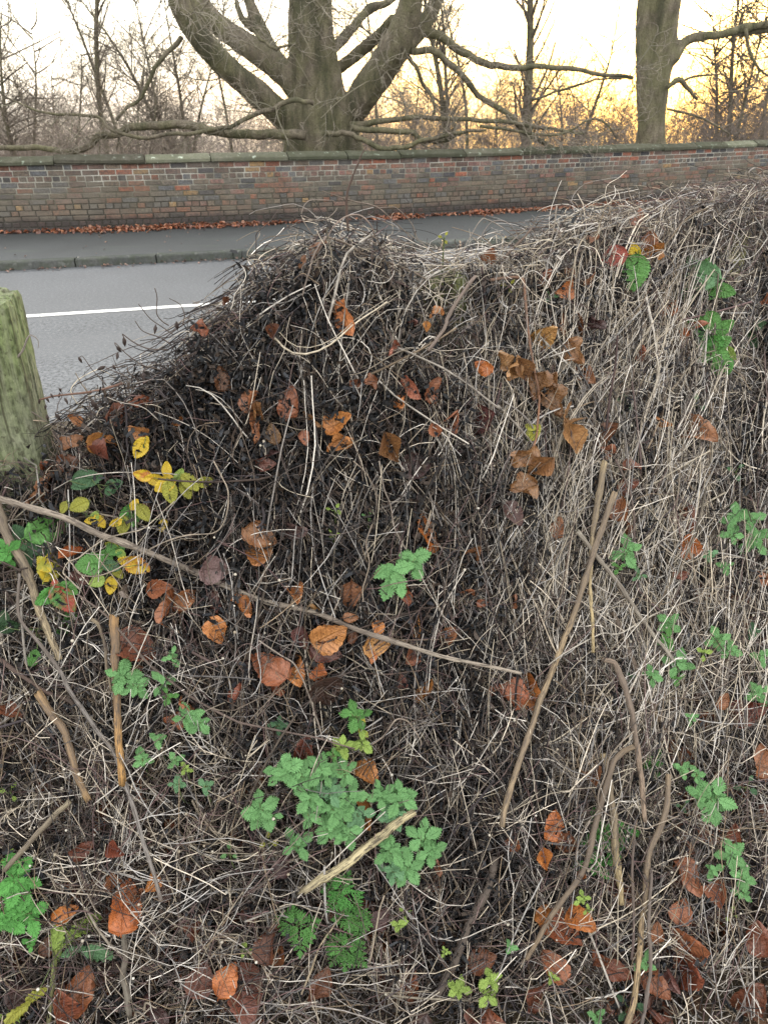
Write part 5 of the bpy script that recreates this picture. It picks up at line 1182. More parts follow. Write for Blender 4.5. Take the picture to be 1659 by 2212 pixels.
LEAVES = """
R4|595|905|215|-62|o|f|orange leaf pinned flat under fine stems below the crest
R4|145|990|100|-80|R|d|small dark red leaf at the left shoulder of the crest
R4|435|470|110|60|p|d|tan leaf caught at the very top of the crest
R4|325|545|75|70|p|f|little tan leaf just below the topmost one on the crest
R4|865|1080|120|200|p|c|crumpled pinkish leaf under the orange one pinned below the crest
R4|245|1410|185|80|r|f|pale russet leaf standing on its tip left of the black clots
R4|555|1545|175|20|O|w|broad tattered orange leaf amid the black clots
R4|540|1650|160|190|o|c|torn orange leaf right below the broad tattered one
R4|390|1515|125|140|b|f|dull brown leaf left of the broad tattered orange one
R4|1120|1330|165|70|p|w|pinkish leaf crossed by stems in the middle of the upper thicket
R4|1000|1340|170|-50|p|r|narrow rolled leaf touching the pinkish crossed one
R4|945|1430|125|-70|o|c|curled orange leaf with ragged edge under the narrow rolled one
R4|1250|1490|160|60|p|d|folded salmon-coloured leaf below the bleached stem
R4|1440|1510|205|10|m|w|wide greyish maroon leaf below the hanging dead shoot
R4|1440|1200|110|150|O|f|orange leaf half hidden behind the hanging dead shoot
R4|1150|865|85|210|o|c|small curled orange leaf in front of the mossy middle post
R4|1090|950|60|-90|o|d|tiny upright orange leaf low on the mossy middle post
R4|1480|500|130|70|p|j|jagged lobed leaf standing at the dip in the crest
R4|880|1690|185|-60|b|d|long folded brown leaf amid the black stems
R4|140|1610|120|100|b|f|dark brown leaf under the left shoulder
R4|130|1735|110|20|d|f|maroon leaf just under the dark brown one of the left shoulder
R4|340|1640|90|-80|p|f|small pink leaf beside the torn orange one
R4|1010|930|70|250|m|c|shrivelled maroon leaf left of the mossy middle post
R4|55|1490|160|-75|b|r|narrow brown leaf hanging below the left shoulder
R4|1145|1580|100|-70|p|d|faded pink leaf left of the greyish maroon one
R4|660|1300|90|10|r|f|russet leaf lying flat above the broad tattered orange one
R4|730|1290|110|180|r|c|brown-red leaf next to the flat russet one at the heart of the thicket
R5|860|400|110|70|p|w|pale orange leaf on the right-hand crest against the wall
R5|930|540|120|80|p|w|salmon leaf right of the red and green bramble leaves
R5|940|605|120|185|O|d|bright folded orange leaf under the salmon one
R5|578|522|75|10|r|c|small brown-orange leaf left of the red bramble leaf
R5|405|845|130|190|O|w|deep orange cupped leaf on the right shoulder
R5|435|735|95|130|p|f|pale pink leaf above the deep orange cupped one
R5|555|775|95|60|p|f|light tan leaf right of the deep orange cupped one
R5|295|765|95|80|p|d|folded pink leaf left of the pale pink one
R5|285|1125|160|30|t|w|tan round leaf at the top of the hanging dead shoot
R5|410|1035|135|95|r|d|russet leaf standing above the tan round one
R5|507|1060|105|-70|r|h|red heart-shaped leaf beside the russet standing one
R5|590|1050|130|-20|d|c|blackish leaf behind the red heart-shaped one
R5|975|905|230|65|d|w|large dark brown leaf next to the eaten green bramble leaf
R5|1205|1075|155|10|p|r|rolled orange-pink leaf below the yellow scrap on the right
R5|1135|1120|75|-100|O|f|small orange leaf under the rolled orange-pink one
R5|1060|970|120|75|o|d|yellow-orange scrap of leaf among the green bramble leaves
R5|1000|1650|120|-30|O|r|rolled orange leaf left of the long pointed one on the right
R5|1235|1725|215|-8|p|d|long pointed tan leaf lying level on the right
R5|540|1370|150|-40|p|f|greyish pink leaf hanging right of the dead shoot
R5|880|1230|90|80|r|f|red-brown scrap in the middle of the right-hand straw
R5|660|1720|170|30|R|f|russet leaf deep in the right-hand straw left of the black clots
R5|640|1830|130|170|r|f|reddish leaf lying under the deep russet one in the straw
R5|1640|890|90|90|r|f|red leaf cut by the right edge beside the post
R3|460|1172|90|150|O|w|little orange leaf beside the grey-green post by the road
R3|450|1305|130|20|r|f|russet leaf under the stems right of the grey-green post
R3|610|1300|145|10|O|w|bright orange leaf under stems left of the yellow ones
R3|690|1310|80|-20|O|d|second bright orange scrap touching the one left of the yellow ones
R3|850|1240|110|160|o|d|orange leaf above the lone yellow leaf
R3|270|1475|200|120|r|c|large russet leaf heaped at the foot of the grey-green post
R3|430|1435|160|10|R|f|dark russet leaf right of the heaped one by the post
R3|215|1620|170|200|p|c|pinkish curled leaf below the heap at the post
R3|300|1560|130|80|r|d|folded red leaf between the pinkish curled one and the heap
R3|740|1125|160|20|R|f|dark rust leaf near the left rim above the road
R3|870|1050|130|190|r|f|rusty leaf under grey stems on the left slope
R3|1110|1178|95|20|O|f|vivid orange scrap on the left slope
R3|1370|910|140|100|R|f|dark orange leaf under the left shoulder stems
R3|1240|600|110|170|r|c|curled red-brown leaf on the rim above the white line
R3|1380|420|80|80|R|c|dark curled leaf at the rim beside the road
R3|1560|1090|170|-110|r|d|narrow rust leaf hanging in the black clots on the left
R3|1565|1225|170|-95|p|r|narrow pale leaf hanging below the narrow rust one
R3|600|1390|140|-40|R|d|deep red leaf under loops on the left bank
S1|455|580|160|15|O|r|narrow orange leaf under the diagonal grey stalk
S1|922|300|120|85|p|d|pinkish dead leaf standing among the yellow-green ones
S1|1320|670|185|5|g|w|flat grey-brown leaf lying under the diagonal grey stalk
S1|1605|465|200|-25|r|f|russet leaf on top of the orange one left of the middle
S1|1590|600|175|-100|o|w|orange leaf tucked under the russet one left of the middle
S1|1050|910|240|215|r|c|glossy curled russet leaf below the grey-brown flat one
S1|1150|840|140|20|r|d|folded russet leaf touching the glossy curled one
S1|1325|880|140|-60|m|c|dark maroon crumpled leaf right of the glossy curled one
S1|1490|915|160|-80|o|c|torn orange leaf under the diagonal stalk
S1|1335|1050|175|-65|o|f|orange leaf under stems below the maroon crumpled one
S1|855|1160|250|-20|r|w|broad russet leaf beside the orange split stump
S1|850|1290|80|30|R|f|dark red scrap under the broad russet leaf
S1|1485|1430|160|60|r|r|narrow rust leaf left of the russet pair
S1|1145|1520|165|10|r|f|russet leaf behind the middle left nettle sprig
S1|1080|1600|125|170|r|c|small russet leaf under the one behind the nettle sprig
S1|60|1560|170|-30|R|f|wine red leaf at the left edge
S1|790|820|130|-30|g|f|faded brown leaf below the turning orange bramble leaves
S1|500|730|110|-30|m|f|purplish brown leaf between the turning leaves
S1|990|790|140|10|r|d|thin russet leaf edge under the diagonal stalk
S2|1070|435|225|110|O|w|broad orange-brown leaf curling over above the middle nettle sprig
S2|1120|548|95|0|O|c|orange curl under the broad orange-brown leaf
S2|1390|565|135|45|r|d|red-brown pointed leaf right of the middle nettle sprig
S2|620|830|185|-95|r|f|tall russet leaf left of the middle nettle sprig
S2|625|970|90|0|r|f|russet scrap under the tall russet leaf
S2|500|1075|215|30|o|w|wide light orange leaf above the maroon one in the lower middle
S2|475|1180|185|-15|m|f|maroon leaf beneath the wide light orange one
S2|640|1080|90|80|R|f|dark red leaf right of the wide light orange one
S2|790|1025|95|80|o|d|small peaked orange leaf above the diagonal stalk's end
S2|780|1135|155|5|o|w|torn orange leaf under the end of the diagonal stalk
S2|760|1215|75|-90|o|f|orange fragment below the torn one under the diagonal stalk
S2|335|1090|130|-80|m|d|dark pink folded leaf left of the wide light orange one
S2|425|1290|120|75|O|c|cup-shaped orange leaf on top of the heart-shaped one
S2|465|1425|215|-80|d|h|dark purple-brown heart-shaped leaf in the lower middle
S2|1040|1015|135|80|O|r|deep orange rolled leaf standing right of the diagonal stalk
S2|1230|1068|120|20|r|d|rust leaf lying right of the deep orange rolled one
S2|1000|1210|120|50|p|d|faded pink folded leaf under the diagonal stalk's thin end
S2|935|1355|100|100|m|f|dull maroon leaf left of the rolled orange one
S2|1085|1410|165|50|O|r|rolled orange leaf at the right of the lower middle
S2|970|830|120|-80|r|f|russet leaf under the middle nettle sprig
S2|1355|805|110|20|p|f|pinkish scrap right of the middle nettle sprig
S2|1440|880|70|0|r|f|small rust fragment far right of the middle nettle sprig
S2|110|1270|260|150|r|f|large russet leaf of the overlapping pair
S2|270|1310|215|-60|o|f|orange leaf overlapping the large russet one
S2|170|1370|150|-100|r|c|brown-red leaf under the overlapping pair
S2|290|840|130|-80|o|d|orange sliver at the diagonal stalk's middle
S2|400|915|80|-10|o|f|small orange scrap on the diagonal stalk
S2|100|20|120|0|m|f|dusky leaf under the black clots near the left
S2|1030|30|180|10|d|w|dark pinkish leaf flat amid the black clots
S2|270|420|170|-20|g|w|brown leaf deep behind the middle left stems
S3|95|345|125|-60|d|h|dull mauve leaf right of the middle in the straw
S3|360|405|125|80|p|f|pale pinkish leaf left of the crossed stalks
S3|740|290|140|80|r|w|rust leaf behind the cut tip of the leaning stalk
S3|790|420|140|-80|r|f|reddish leaf under the one behind the cut tip
S3|1165|520|150|100|O|w|round orange leaf in the right-hand straw
S3|1150|350|160|70|R|f|dark red leaf above the round orange one
S3|800|150|130|30|R|f|deep rust leaf right of the mottled stalk's tip
S3|95|870|100|40|r|c|small curled red leaf beside the black clots right of the middle
S3|1640|730|130|70|p|d|pink leaf cut by the right edge
S3|1120|710|95|10|R|f|dull red leaf below the round orange one
S3|55|1430|210|160|r|c|glossy dark russet leaf at the left of the leaning stalk's foot
S3|190|1440|215|-80|O|d|bright russet leaf folded at the leaning stalk's foot
S3|1540|1545|220|20|R|f|dark red leaf deep under the right-hand nettles
S3|1380|1480|100|60|r|f|small red leaf left of the dark red one under the nettles
S3|820|40|100|10|R|d|rust leaf behind the purple stem at the right
S4|690|935|125|100|r|c|curled rust leaf above the tall orange one at the lower left
S4|770|1085|270|92|O|f|tall orange leaf standing among seeds at the lower left
S4|910|935|130|85|o|d|folded orange leaf right of the tall orange one
S4|870|1030|120|50|r|d|rust leaf squeezed between the two orange ones at the lower left
S4|410|1135|140|30|O|f|orange leaf right of the bright nettles
S4|500|1605|255|78|r|f|smooth russet leaf standing near the bottom left
S4|345|1710|215|110|r|d|russet leaf leaning on the smooth one near the bottom left
S4|1240|1540|180|80|R|w|dark wet leaf left of the orange one near the bottom
S4|1400|1535|185|70|O|f|orange wet leaf near the bottom between two dark ones
S4|1500|1690|260|-75|R|h|glossy dark brown three-pointed leaf at the bottom
S4|970|1730|190|-30|d|f|blackish leaf at the bottom beside the rotten stalk
S4|510|740|140|40|R|f|dark red leaf under straws above the tall orange one
S4|730|745|120|-20|R|d|dark folded leaf right of the dark red one under straws
S4|680|1490|170|10|d|c|wet dark leaf left of the rotten stalk
S4|120|1640|150|40|d|f|dark leaf under the bottom left straws
S4|300|1330|110|80|R|f|dim red leaf beside the lime thistle
S4|1240|1240|130|60|R|d|reddish leaf dim behind the lower straws
S4|1030|990|120|60|d|f|dark red leaf behind the folded orange one
S5|850|390|175|-55|o|f|orange leaf right of the nettle patch, upper of two
S5|878|640|225|-80|O|d|folded orange leaf right of the nettle patch, lower of two
S5|1272|945|140|-80|r|r|thin rust leaf right of the lower nettles
S5|255|1440|200|85|R|d|dark tall leaf left of the ferny sprigs
S5|560|1690|200|60|R|f|deep red leaf at the bottom middle
S5|1560|1540|170|20|R|f|dark red leaf left of the wound stalk's foot
S5|350|950|140|80|d|d|blackish folded leaf below the left nettles
S5|300|1500|120|80|r|d|rust leaf behind the dark tall one
S5|930|1280|130|60|d|f|dark leaf right of the lower ferny sprig
S5|450|230|150|70|R|d|dark red leaf above the nettle patch
S6|335|590|170|80|O|f|orange leaf left of the bent brown stalk, upper of two
S6|415|685|175|70|r|f|russet leaf left of the bent brown stalk, lower of two
S6|395|1245|235|-30|r|w|broad veined russet leaf crossed by the bent brown stalk
S6|275|1150|150|60|O|f|orange leaf above the broad veined one
S6|510|1180|165|-35|O|d|narrow orange leaf right of the broad veined one
S6|330|1460|180|120|r|w|round russet leaf below the broad veined one
S6|1170|925|215|-75|p|f|pale russet leaf right of the wound stalk
S6|1125|1120|140|60|p|w|pinkish leaf below the pale russet one
S6|1380|1015|170|70|r|d|folded rust leaf under the right-hand nettle sprig
S6|1200|1335|260|-10|p|w|wide pinkish pair-like leaf at the bottom right
S6|1200|1505|250|-18|r|f|smooth long russet leaf below the wide pinkish one
S6|1600|1280|190|80|R|f|dark red leaf cut by the right edge near the bottom
S6|1550|1660|210|30|R|w|wet dark leaf in the bottom right corner
S6|1450|660|140|80|R|f|dim red leaf behind the right-hand nettle leaves
S6|650|1445|120|10|r|d|thin rust leaf left of the lone nettle leaf
S6|975|1580|180|-50|r|f|russet leaf right of the slim grey stem's foot
S6|975|1250|110|80|r|f|rust scrap right of the wound stalk's middle
S6|280|800|120|-80|O|d|orange sliver left of the bent stalk
S6|90|690|110|90|r|d|dark orange sliver at the foot of the leaning stalk
S6|590|310|150|90|r|d|tall rust leaf behind the bent stalk's head
S6|490|890|80|70|O|d|small orange leaf tucked behind the bent stalk
S6|1620|190|190|90|r|f|russet leaf at the right edge under dry stems
S6|220|1640|190|60|R|f|dark red leaf at the bottom beside the dark rope
S6|740|1500|150|-20|R|f|dark rust leaf between the two lower stalks
S6|1100|1560|140|-60|m|d|folded maroon leaf under the smooth long russet one
"""
for _r in LEAVES.strip().split('\n'):
    a = _r.split('|'); beech(a[0], float(a[1]), float(a[2]), float(a[3]), float(a[4]), a[5], a[6], a[7])

# ------------------------------------------------------------------ living sprigs
NET = [lmesh('nettle_leaf', M_nettle, wid=w_ * 1.38, teeth=7, depth=.34, pw=.95, heart=.7, ky=k, kx=.3, fold=f * .5, rip=.008, crumple=.03, seed=s, tip=.62, stem=.28) for w_, k, f, s in ((.34, .7, .25, 31), (.37, .4, .15, 32), (.31, .9, .3, 33), (.36, -.3, .2, 34))]
BRA = [lmesh('bramble_leaf', M_bramble, wid=w_, teeth=13, depth=.10, ky=k, kx=.5, fold=f, rip=.03, crumple=.05, seed=s, tip=.68, stem=.12) for w_, k, f, s in ((.36, .4, .2, 41), (.40, .2, .12, 42), (.33, .6, .3, 43))]
def recol(meshes, mat, name):
    out_ = []
    for m in meshes:
        c = m.copy(); c.name = name; c.materials.clear(); c.materials.append(mat); out_.append(c)
    return out_
BRR = recol(BRA, M_turn_red, 'bramble_leaf'); BRY = recol(BRA, M_turn_yel, 'bramble_leaf')
NEY = recol(NET, M_turn_yel, 'nettle_leaf')
LEAFCOL = {'n': (.155, .33, .125), 'g': (.10, .25, .065), 'k': (.07, .15, .075), 'l': (.27, .38, .09), 'y': (.30, .30, .05), 'd': (.035, .085, .035), 'e': (.13, .26, .13), 'b': (.10, .30, .07), 'Y': (.52, .36, .03), 'O': (.50, .20, .04), 'P': (.33, .10, .08), 'Q': (.07, .19, .045)}
def shoot(name, label, cat, reg, leaves, meshes, tint, group=None, lift=.042, center=None, stemcol=(.10, .13, .05), part='leaf', droop=.3, stem_dir=None, flat=.22):
    """a plant: thin stem plus one child mesh per leaf; leaves = (x, y, length, tip direction[, tint])"""
    q = np.array([pp(reg, l[0], l[1]) for l in leaves]); H_ = hit(q[:, 0], q[:, 1]); d = norm(CAMP - H_)
    c0 = np.array(pp(reg, *center)) if center else q.mean(0)
    C = hit([c0[0]], [c0[1]])[0]; dc = norm(CAMP - C)
    base = C + np.array([0, .08, -.14]); base[2] = max(base[2], ZG - .01)
    head = C + dc * (lift + .008)
    root = thing(name, label, cat, tuple(base), group)
    dist0 = np.linalg.norm(CAMP - head)
    paths = [smooth_path([base, base * .5 + head * .5 + np.array([0, -.02, 0]), head], 8)]
    for i, l in enumerate(leaves):
        f = project(H_[i][None])[2][0]; Lw = l[2] * (.35 if reg != 'P' else 1) * f / FP
        # leaves of one sprig share a plane: pull them towards the distance of its heart
        di = np.linalg.norm(CAMP - H_[i]) - lift; di = .35 * di + .65 * (dist0 + .004); pos = CAMP - d[i] * di + d[i] * R.normal() * .004
        M3 = frame(pos, l[3] + R.normal() * 6, -droop * R.uniform(.3, 1.3) , R.normal() * flat)
        me = meshes[random.randrange(len(meshes))]
        t = l[4] if len(l) > 4 else tint
        if t in 'YOPQ' and meshes is BRA: me = BRY[0] if t in 'YO' else BRR[1 if t == 'P' else 0]
        o = link(part, me); M4 = put(o, pos, M3, Lw)
        o.parent = root; o.matrix_parent_inverse = Matrix.Identity(4); o.matrix_basis = Matrix.Translation(-Vector(base)) @ M4
        o.color = (*(np.array(LEAFCOL[t]) * R.uniform(.85, 1.18)), 1)
        b = np.array((M4 @ Vector((0, -.24 if meshes is NET or meshes is NEY else -.1, .03)))); paths.append(smooth_path([head - dc * .012 * R.random(), (head + b) / 2 + np.array([0, 0, -.004]), b], 8))
    V, F = tubes(np.array(paths), np.concatenate([np.full((1, 8), .0013), np.full((len(paths) - 1, 8), .0007)]), 5)
    link('stem', mesh_np('stem', V - base, F[0], M_stem, cols=np.ones((len(V), 3)) * np.array(stemcol)), root)
    return root
def ros(cx, cy, rad, n=8, rot=0, jit=.12, inner=True):
    out_ = []; m = n if not inner else max(3, n // 2)
    for i in range(m):
        a = rot + 360. * i / m + R.normal() * 12; r = rad * .62 * R.uniform(1 - jit, 1 + jit)
        out_.append((cx + r * math.cos(math.radians(a)), cy - r * math.sin(math.radians(a)), rad * .55 * R.uniform(.75, 1.15), a))
    if inner:
        for i in range(n - m):
            a = rot + 360. * (i + .5) / (n - m) + R.normal() * 12; r = rad * .30
            out_.append((cx + r * math.cos(math.radians(a)), cy - r * math.sin(math.radians(a)), rad * .46 * R.uniform(.8, 1.1), a))
    return out_
NG = 'nettle sprigs growing through the thicket'
shoot('nettle', 'lone nettle sprig in the very middle under the broad curled orange leaf', 'nettle', 'S2', [(812, 690, 115, 215), (845, 812, 120, 255), (925, 762, 105, 300), (930, 665, 110, 200), (975, 650, 90, 330), (1035, 642, 90, 320), (1040, 705, 80, 300), (1075, 582, 95, 10), (962, 588, 85, 160), (868, 712, 75, 240), (935, 815, 70, 280)], NET, 'n', NG, center=(930, 690))
rs = [
 (330, 375, 150, 8, 20, 'n', 'nettle sprig at the upper left corner of the big patch'), (440, 395, 120, 7, 60, 'n', 'nettle sprig in the upper row of the big patch, second from the left'),
 (565, 370, 135, 8, 10, 'n', 'nettle sprig at the top middle of the big patch'), (700, 380, 115, 7, 45, 'n', 'nettle sprig at the upper right of the big patch beside the upper orange leaf'),
 (485, 540, 130, 8, 80, 'n', 'nettle sprig in the middle row left of the big patch'), (610, 500, 125, 8, 0, 'e', 'dull bluish nettle sprig in the heart of the big patch'),
 (650, 610, 150, 8, 30, 'n', 'large nettle sprig in the lower heart of the big patch'), (740, 540, 130, 8, 70, 'n', 'nettle sprig at the right of the big patch near the folded orange leaf'),
 (785, 640, 120, 7, 20, 'e', 'bluish nettle sprig at the right rim of the big patch'), (620, 735, 120, 7, 40, 'n', 'nettle sprig at the lower left of the big patch'),
 (725, 760, 120, 7, 0, 'n', 'lowest nettle sprig of the big patch'), (500, 650, 110, 6, 50, 'n', 'nettle sprig at the left rim of the big patch'),
 (190, 620, 150, 7, 100, 'n', 'separate nettle sprig left of the big patch'), (255, 640, 95, 5, 10, 'n', 'small nettle sprig squeezed beside the separate left one'),
 (415, 825, 125, 6, 45, 'n', 'nettle sprig alone below the big patch on its left'),
 (930, 520, 120, 6, 120, 'n', 'nettle sprig just right of the two orange leaves'), (1040, 540, 140, 8, 30, 'n', 'nettle sprig above the splintered stick on the right'),
 (1000, 640, 120, 7, 60, 'e', 'dusky nettle sprig overlapping the splintered stick'), (990, 870, 145, 8, 15, 'n', 'nettle sprig under the splintered stick on the right'),
 (1000, 990, 115, 6, 70, 'e', 'dull lower nettle sprig hanging under the one below the stick'), (1090, 980, 130, 8, 20, 'n', 'lowest nettle sprig of the right-hand group'),
 (1190, 790, 140, 8, 75, 'n', 'nettle sprig at the far right of the right-hand group'), (1240, 870, 130, 6, 20, 'n', 'nettle sprig below the far right one of its group'),
 (775, 30, 115, 7, 30, 'g', 'fresh nettle sprig above the big patch next to the yellowed one'), (690, 235, 90, 7, 15, 'l', 'small pale nettle sprig on top of the big patch'), (815, 205, 95, 4, -40, 'l', 'pale lime nettle sprig at the end of the long thin stem'),
 (640, 275, 60, 5, 0, 'g', 'tiny nettle sprig between the big patch and the small pale one'), (300, 90, 80, 5, 0, 'k', 'dark little nettle sprig above the left of the big patch')]
for cx, cy, rd, n_, rot, t, lb in rs: shoot('nettle', lb, 'nettle', 'S5', ros(cx, cy, rd, n_ + 3, rot), NET, t, NG, lift=.048 if t != 'k' else .02)
shoot('nettle', 'yellowed nettle tip with mottled lime leaves above the big patch', 'nettle', 'S5', ros(800, 110, 85, 5, 200), NEY, 'l', NG)
for reg, cx, cy, rd, n_, rot, t, lb in [
 ('S1', 755, 1330, 135, 7, 80, 'n', 'nettle sprig beside the orange split stump'), ('S1', 840, 1400, 120, 6, 40, 'n', 'nettle sprig hanging below the broad russet leaf'), ('S1', 1000, 1375, 105, 3, 10, 'n', 'few-leaved nettle sprig right of the broad russet leaf'),
 ('S1', 1065, 1210, 80, 5, 60, 'n', 'small nettle sprig above the few-leaved one'), ('S1', 1040, 1450, 75, 3, 250, 'g', 'yellowish nettle sprig below the few-leaved one'),
 ('S1', 1160, 1580, 115, 6, 20, 'n', 'nettle sprig above the small russet leaf in the left middle'), ('S1', 1220, 1620, 100, 6, 60, 'n', 'nettle sprig touching the russet leaf behind it in the left middle'),
 ('S4', 880, 180, 95, 4, 230, 'n', 'small nettle sprig left of the left middle nettles'), ('S4', 975, 60, 75, 5, 30, 'n', 'little nettle sprig above the small left one'), ('S4', 1085, 190, 75, 5, 0, 'n', 'nettle sprig just under the left middle nettles'),
 ('S4', 1095, 330, 70, 6, 0, 'e', 'curled-up nettle sprig left of the big patch'), ('S4', 1270, 350, 75, 5, 20, 'e', 'shrivelled nettle sprig between the curled-up one and the big patch'), ('S4', 1150, 240, 55, 4, 0, 'l', 'tiny lime nettle sprig under the left middle nettles'),
 ('S4', 100, 930, 190, 8, 60, 'b', 'large bright green nettle at the left edge, upper rosette'), ('S4', 170, 1130, 170, 7, 10, 'b', 'large bright green nettle at the left edge, right-hand lower rosette'), ('S4', 30, 1180, 160, 7, 45, 'b', 'large bright green nettle cut by the left edge'),
 ('S4', 190, 1320, 65, 5, 30, 'b', 'small bright nettle below the large left-edge ones'),
 ('S1', 50, 570, 120, 6, 40, 'b', 'fresh green sprig at the left edge behind the speckled stalk'),
 ('S3', 785, 560, 130, 6, 20, 'n', 'nettle sprig right of the crossed stalks'), ('S3', 860, 700, 65, 3, 0, 'e', 'pale lone nettle leaves under the sprig by the crossed stalks'), ('S3', 735, 655, 60, 3, 250, 'g', 'yellow-green nettle leaves left of the pale lone ones'),
 ('S3', 1450, 350, 110, 6, 100, 'n', 'nettle sprig uppermost at the right edge'), ('S3', 1550, 360, 105, 5, 20, 'n', 'nettle sprig beside the uppermost one at the right edge'), ('S3', 1570, 480, 140, 7, 300, 'n', 'large nettle sprig below the uppermost ones at the right edge'), ('S3', 1430, 450, 90, 6, 0, 'n', 'nettle sprig with a yellow leaf left of the large right-edge one'),
 ('S3', 1390, 650, 70, 4, 30, 'n', 'small nettle pair below the right-edge group'), ('S3', 1300, 580, 60, 4, 160, 'e', 'faint nettle leaves left of the small pair'),
 ('S3', 1050, 1000, 95, 7, 50, 'n', 'nettle sprig to the right of the straight grey stalk'), ('S3', 1030, 1105, 90, 4, 180, 'g', 'two broad yellowish nettle leaves below that of the grey stalk'), ('S3', 1350, 1110, 105, 6, 20, 'n', 'nettle sprig in the right-hand straw above the lime leaf'),
 ('S3', 1262, 1190, 60, 2, 260, 'l', 'lime green nettle leaf pair in the right-hand straw'), ('S3', 1430, 1170, 85, 5, -20, 'n', 'thin nettle sprig right of the lime leaf pair'), ('S3', 1105, 1250, 125, 7, 70, 'n', 'open nettle sprig by the foot of the grey stalk'),
 ('S3', 945, 1320, 85, 6, 0, 'n', 'nettle sprig left of the open one'), ('S3', 1100, 1340, 60, 3, 270, 'g', 'round nettle leaves under the open sprig'), ('S3', 1620, 1210, 85, 5, 60, 'n', 'nettle sprig cut by the right edge half way down'), ('S3', 1600, 1440, 105, 6, 30, 'n', 'nettle sprig at the right edge over the dark red leaf'),
 ('S3', 1560, 1060, 70, 5, 0, 'k', 'dim nettle sprig deep at the right'), ('S3', 1190, 1590, 60, 4, 20, 'n', 'small nettle sprig above the big lower right one'), ('S3', 810, 1340, 50, 2, 250, 'd', 'dark green leaf pair behind the bent head'),
 ('S6', 1320, 440, 165, 8, 280, 'n', 'big nettle sprig with long drooping leaves at the lower right'), ('S6', 1240, 400, 100, 5, 150, 'n', 'nettle sprig overlapping the big drooping one on its left'), ('S6', 1430, 770, 125, 8, 40, 'n', 'nettle sprig below the big drooping one'),
 ('S6', 1325, 870, 80, 5, 250, 'n', 'nettle sprig left of the lower right rust leaf'), ('S6', 1500, 910, 100, 7, 70, 'n', 'nettle sprig right of the lower right rust leaf'), ('S6', 1500, 1010, 85, 4, 300, 'n', 'lowest nettle sprig of the lower right group'),
 ('S6', 1130, 250, 75, 5, 30, 'n', 'nettle leaves right of the wound stalk top'), ('S6', 1215, 275, 70, 4, 0, 'n', 'ragged nettle leaves beside those of the wound stalk top'),
 ('S6', 510, 1045, 70, 4, 100, 'l', 'lime nettle left of the yellow stalk foot'), ('S6', 545, 1110, 45, 4, 0, 'l', 'tiny lime nettle under the lime one'), ('S6', 895, 1440, 90, 3, 200, 'n', 'single nettle sprig in front of the slim grey stem'),
 ('S6', 330, 1530, 55, 5, 0, 'l', 'little lime seedling over the round russet leaf'), ('S6', 600, 1770, 75, 4, 30, 'n', 'nettle seedling at the bottom edge'), ('S6', 70, 1340, 60, 5, 0, 'n', 'faint nettle seedling left of the broad veined leaf'),
 ('S5', 1040, 1320, 65, 5, 20, 'l', 'hairy lime sprig below the right-hand nettles'), ('S5', 1325, 1490, 45, 4, 0, 'l', 'pair of tiny round lime leaves beside the curved thin stem')]:
    shoot('nettle', lb, 'nettle', reg, ros(cx, cy, rd, n_ + 2, rot), NET, t, NG, lift=.046 if t not in 'kd' else .012)
for cx, cy, rd, n_, rot, lb in [(610, 620, 170, 8, 30, 'dark green nettle standing behind the straw-yellow stalk'), (600, 820, 160, 8, 10, 'dark green nettle lower down behind the bent brown stalk'), (950, 210, 120, 6, 60, 'dark green nettle behind the head of the wound stalk'), (770, 640, 120, 6, 0, 'dark green nettle right of the straw-yellow stalk')]:
    shoot('nettle', lb, 'nettle', 'S6', ros(cx, cy, rd, n_, rot), NET, 'b', NG, lift=-.02)
for reg, cx, cy, rd, n_, rot, lb in [('S5', 1610, 1660, 95, 6, 20, 'lime yellow sprig at the bottom right of the middle, upper one'), ('S5', 1410, 1710, 90, 7, 0, 'lime green sprig at the bottom right of the middle, left one'), ('S5', 1590, 1760, 90, 6, 40, 'lime sprig at the bottom right of the middle, lowest one')]:
    shoot('nettle', lb, 'nettle', reg, ros(cx, cy, rd, n_ + 3, rot), NET, 'l', NG)

BG = 'bramble sprays in the thicket'
shoot('bramble', 'bramble spray with one red round leaf and two green ones on the right-hand crest', 'bramble', 'R5', [(700, 630, 165, 190, 'P'), (838, 740, 215, 268, 'g'), (835, 605, 110, 100, 'Y')], BRA, 'g', BG, center=(790, 625), droop=.1)
shoot('bramble', 'grey-green bramble spray with a big eaten leaf at the right', 'bramble', 'R5', [(1215, 745, 265, 165, 'e'), (1385, 850, 135, -20, 'g'), (1295, 855, 135, 215, 'g'), (1140, 900, 140, 240, 'g'), (1090, 860, 100, 150, 'e'), (1180, 690, 130, 120, 'e'), (1270, 700, 120, 70, 'g')], BRA, 'g', BG, center=(1330, 790), droop=.15, lift=.06)
shoot('bramble', 'fresh green bramble spray hanging in front of the right-hand post', 'bramble', 'R5', [(1205, 1035, 110, 190, 'g'), (1315, 1045, 145, -60, 'g'), (1295, 1165, 160, 190, 'b'), (1375, 1165, 110, 30, 'g'), (1345, 1280, 170, 262, 'g'), (1430, 1230, 95, -40, 'l'), (1250, 1130, 90, 200, 'd'), (1390, 1070, 120, 30, 'g'), (1270, 1250, 120, 220, 'g'), (1400, 1310, 110, -70, 'b'), (1230, 1090, 100, 160, 'b')], BRA, 'g', BG, center=(1330, 1120), droop=.2, lift=.06)
shoot('bramble', 'dark green bramble leaves on the far right post', 'bramble', 'R5', [(1560, 1150, 110, -60, 'd'), (1600, 1060, 90, 20, 'd'), (1500, 1170, 90, 240, 'd')], BRA, 'd', BG, lift=-.01)
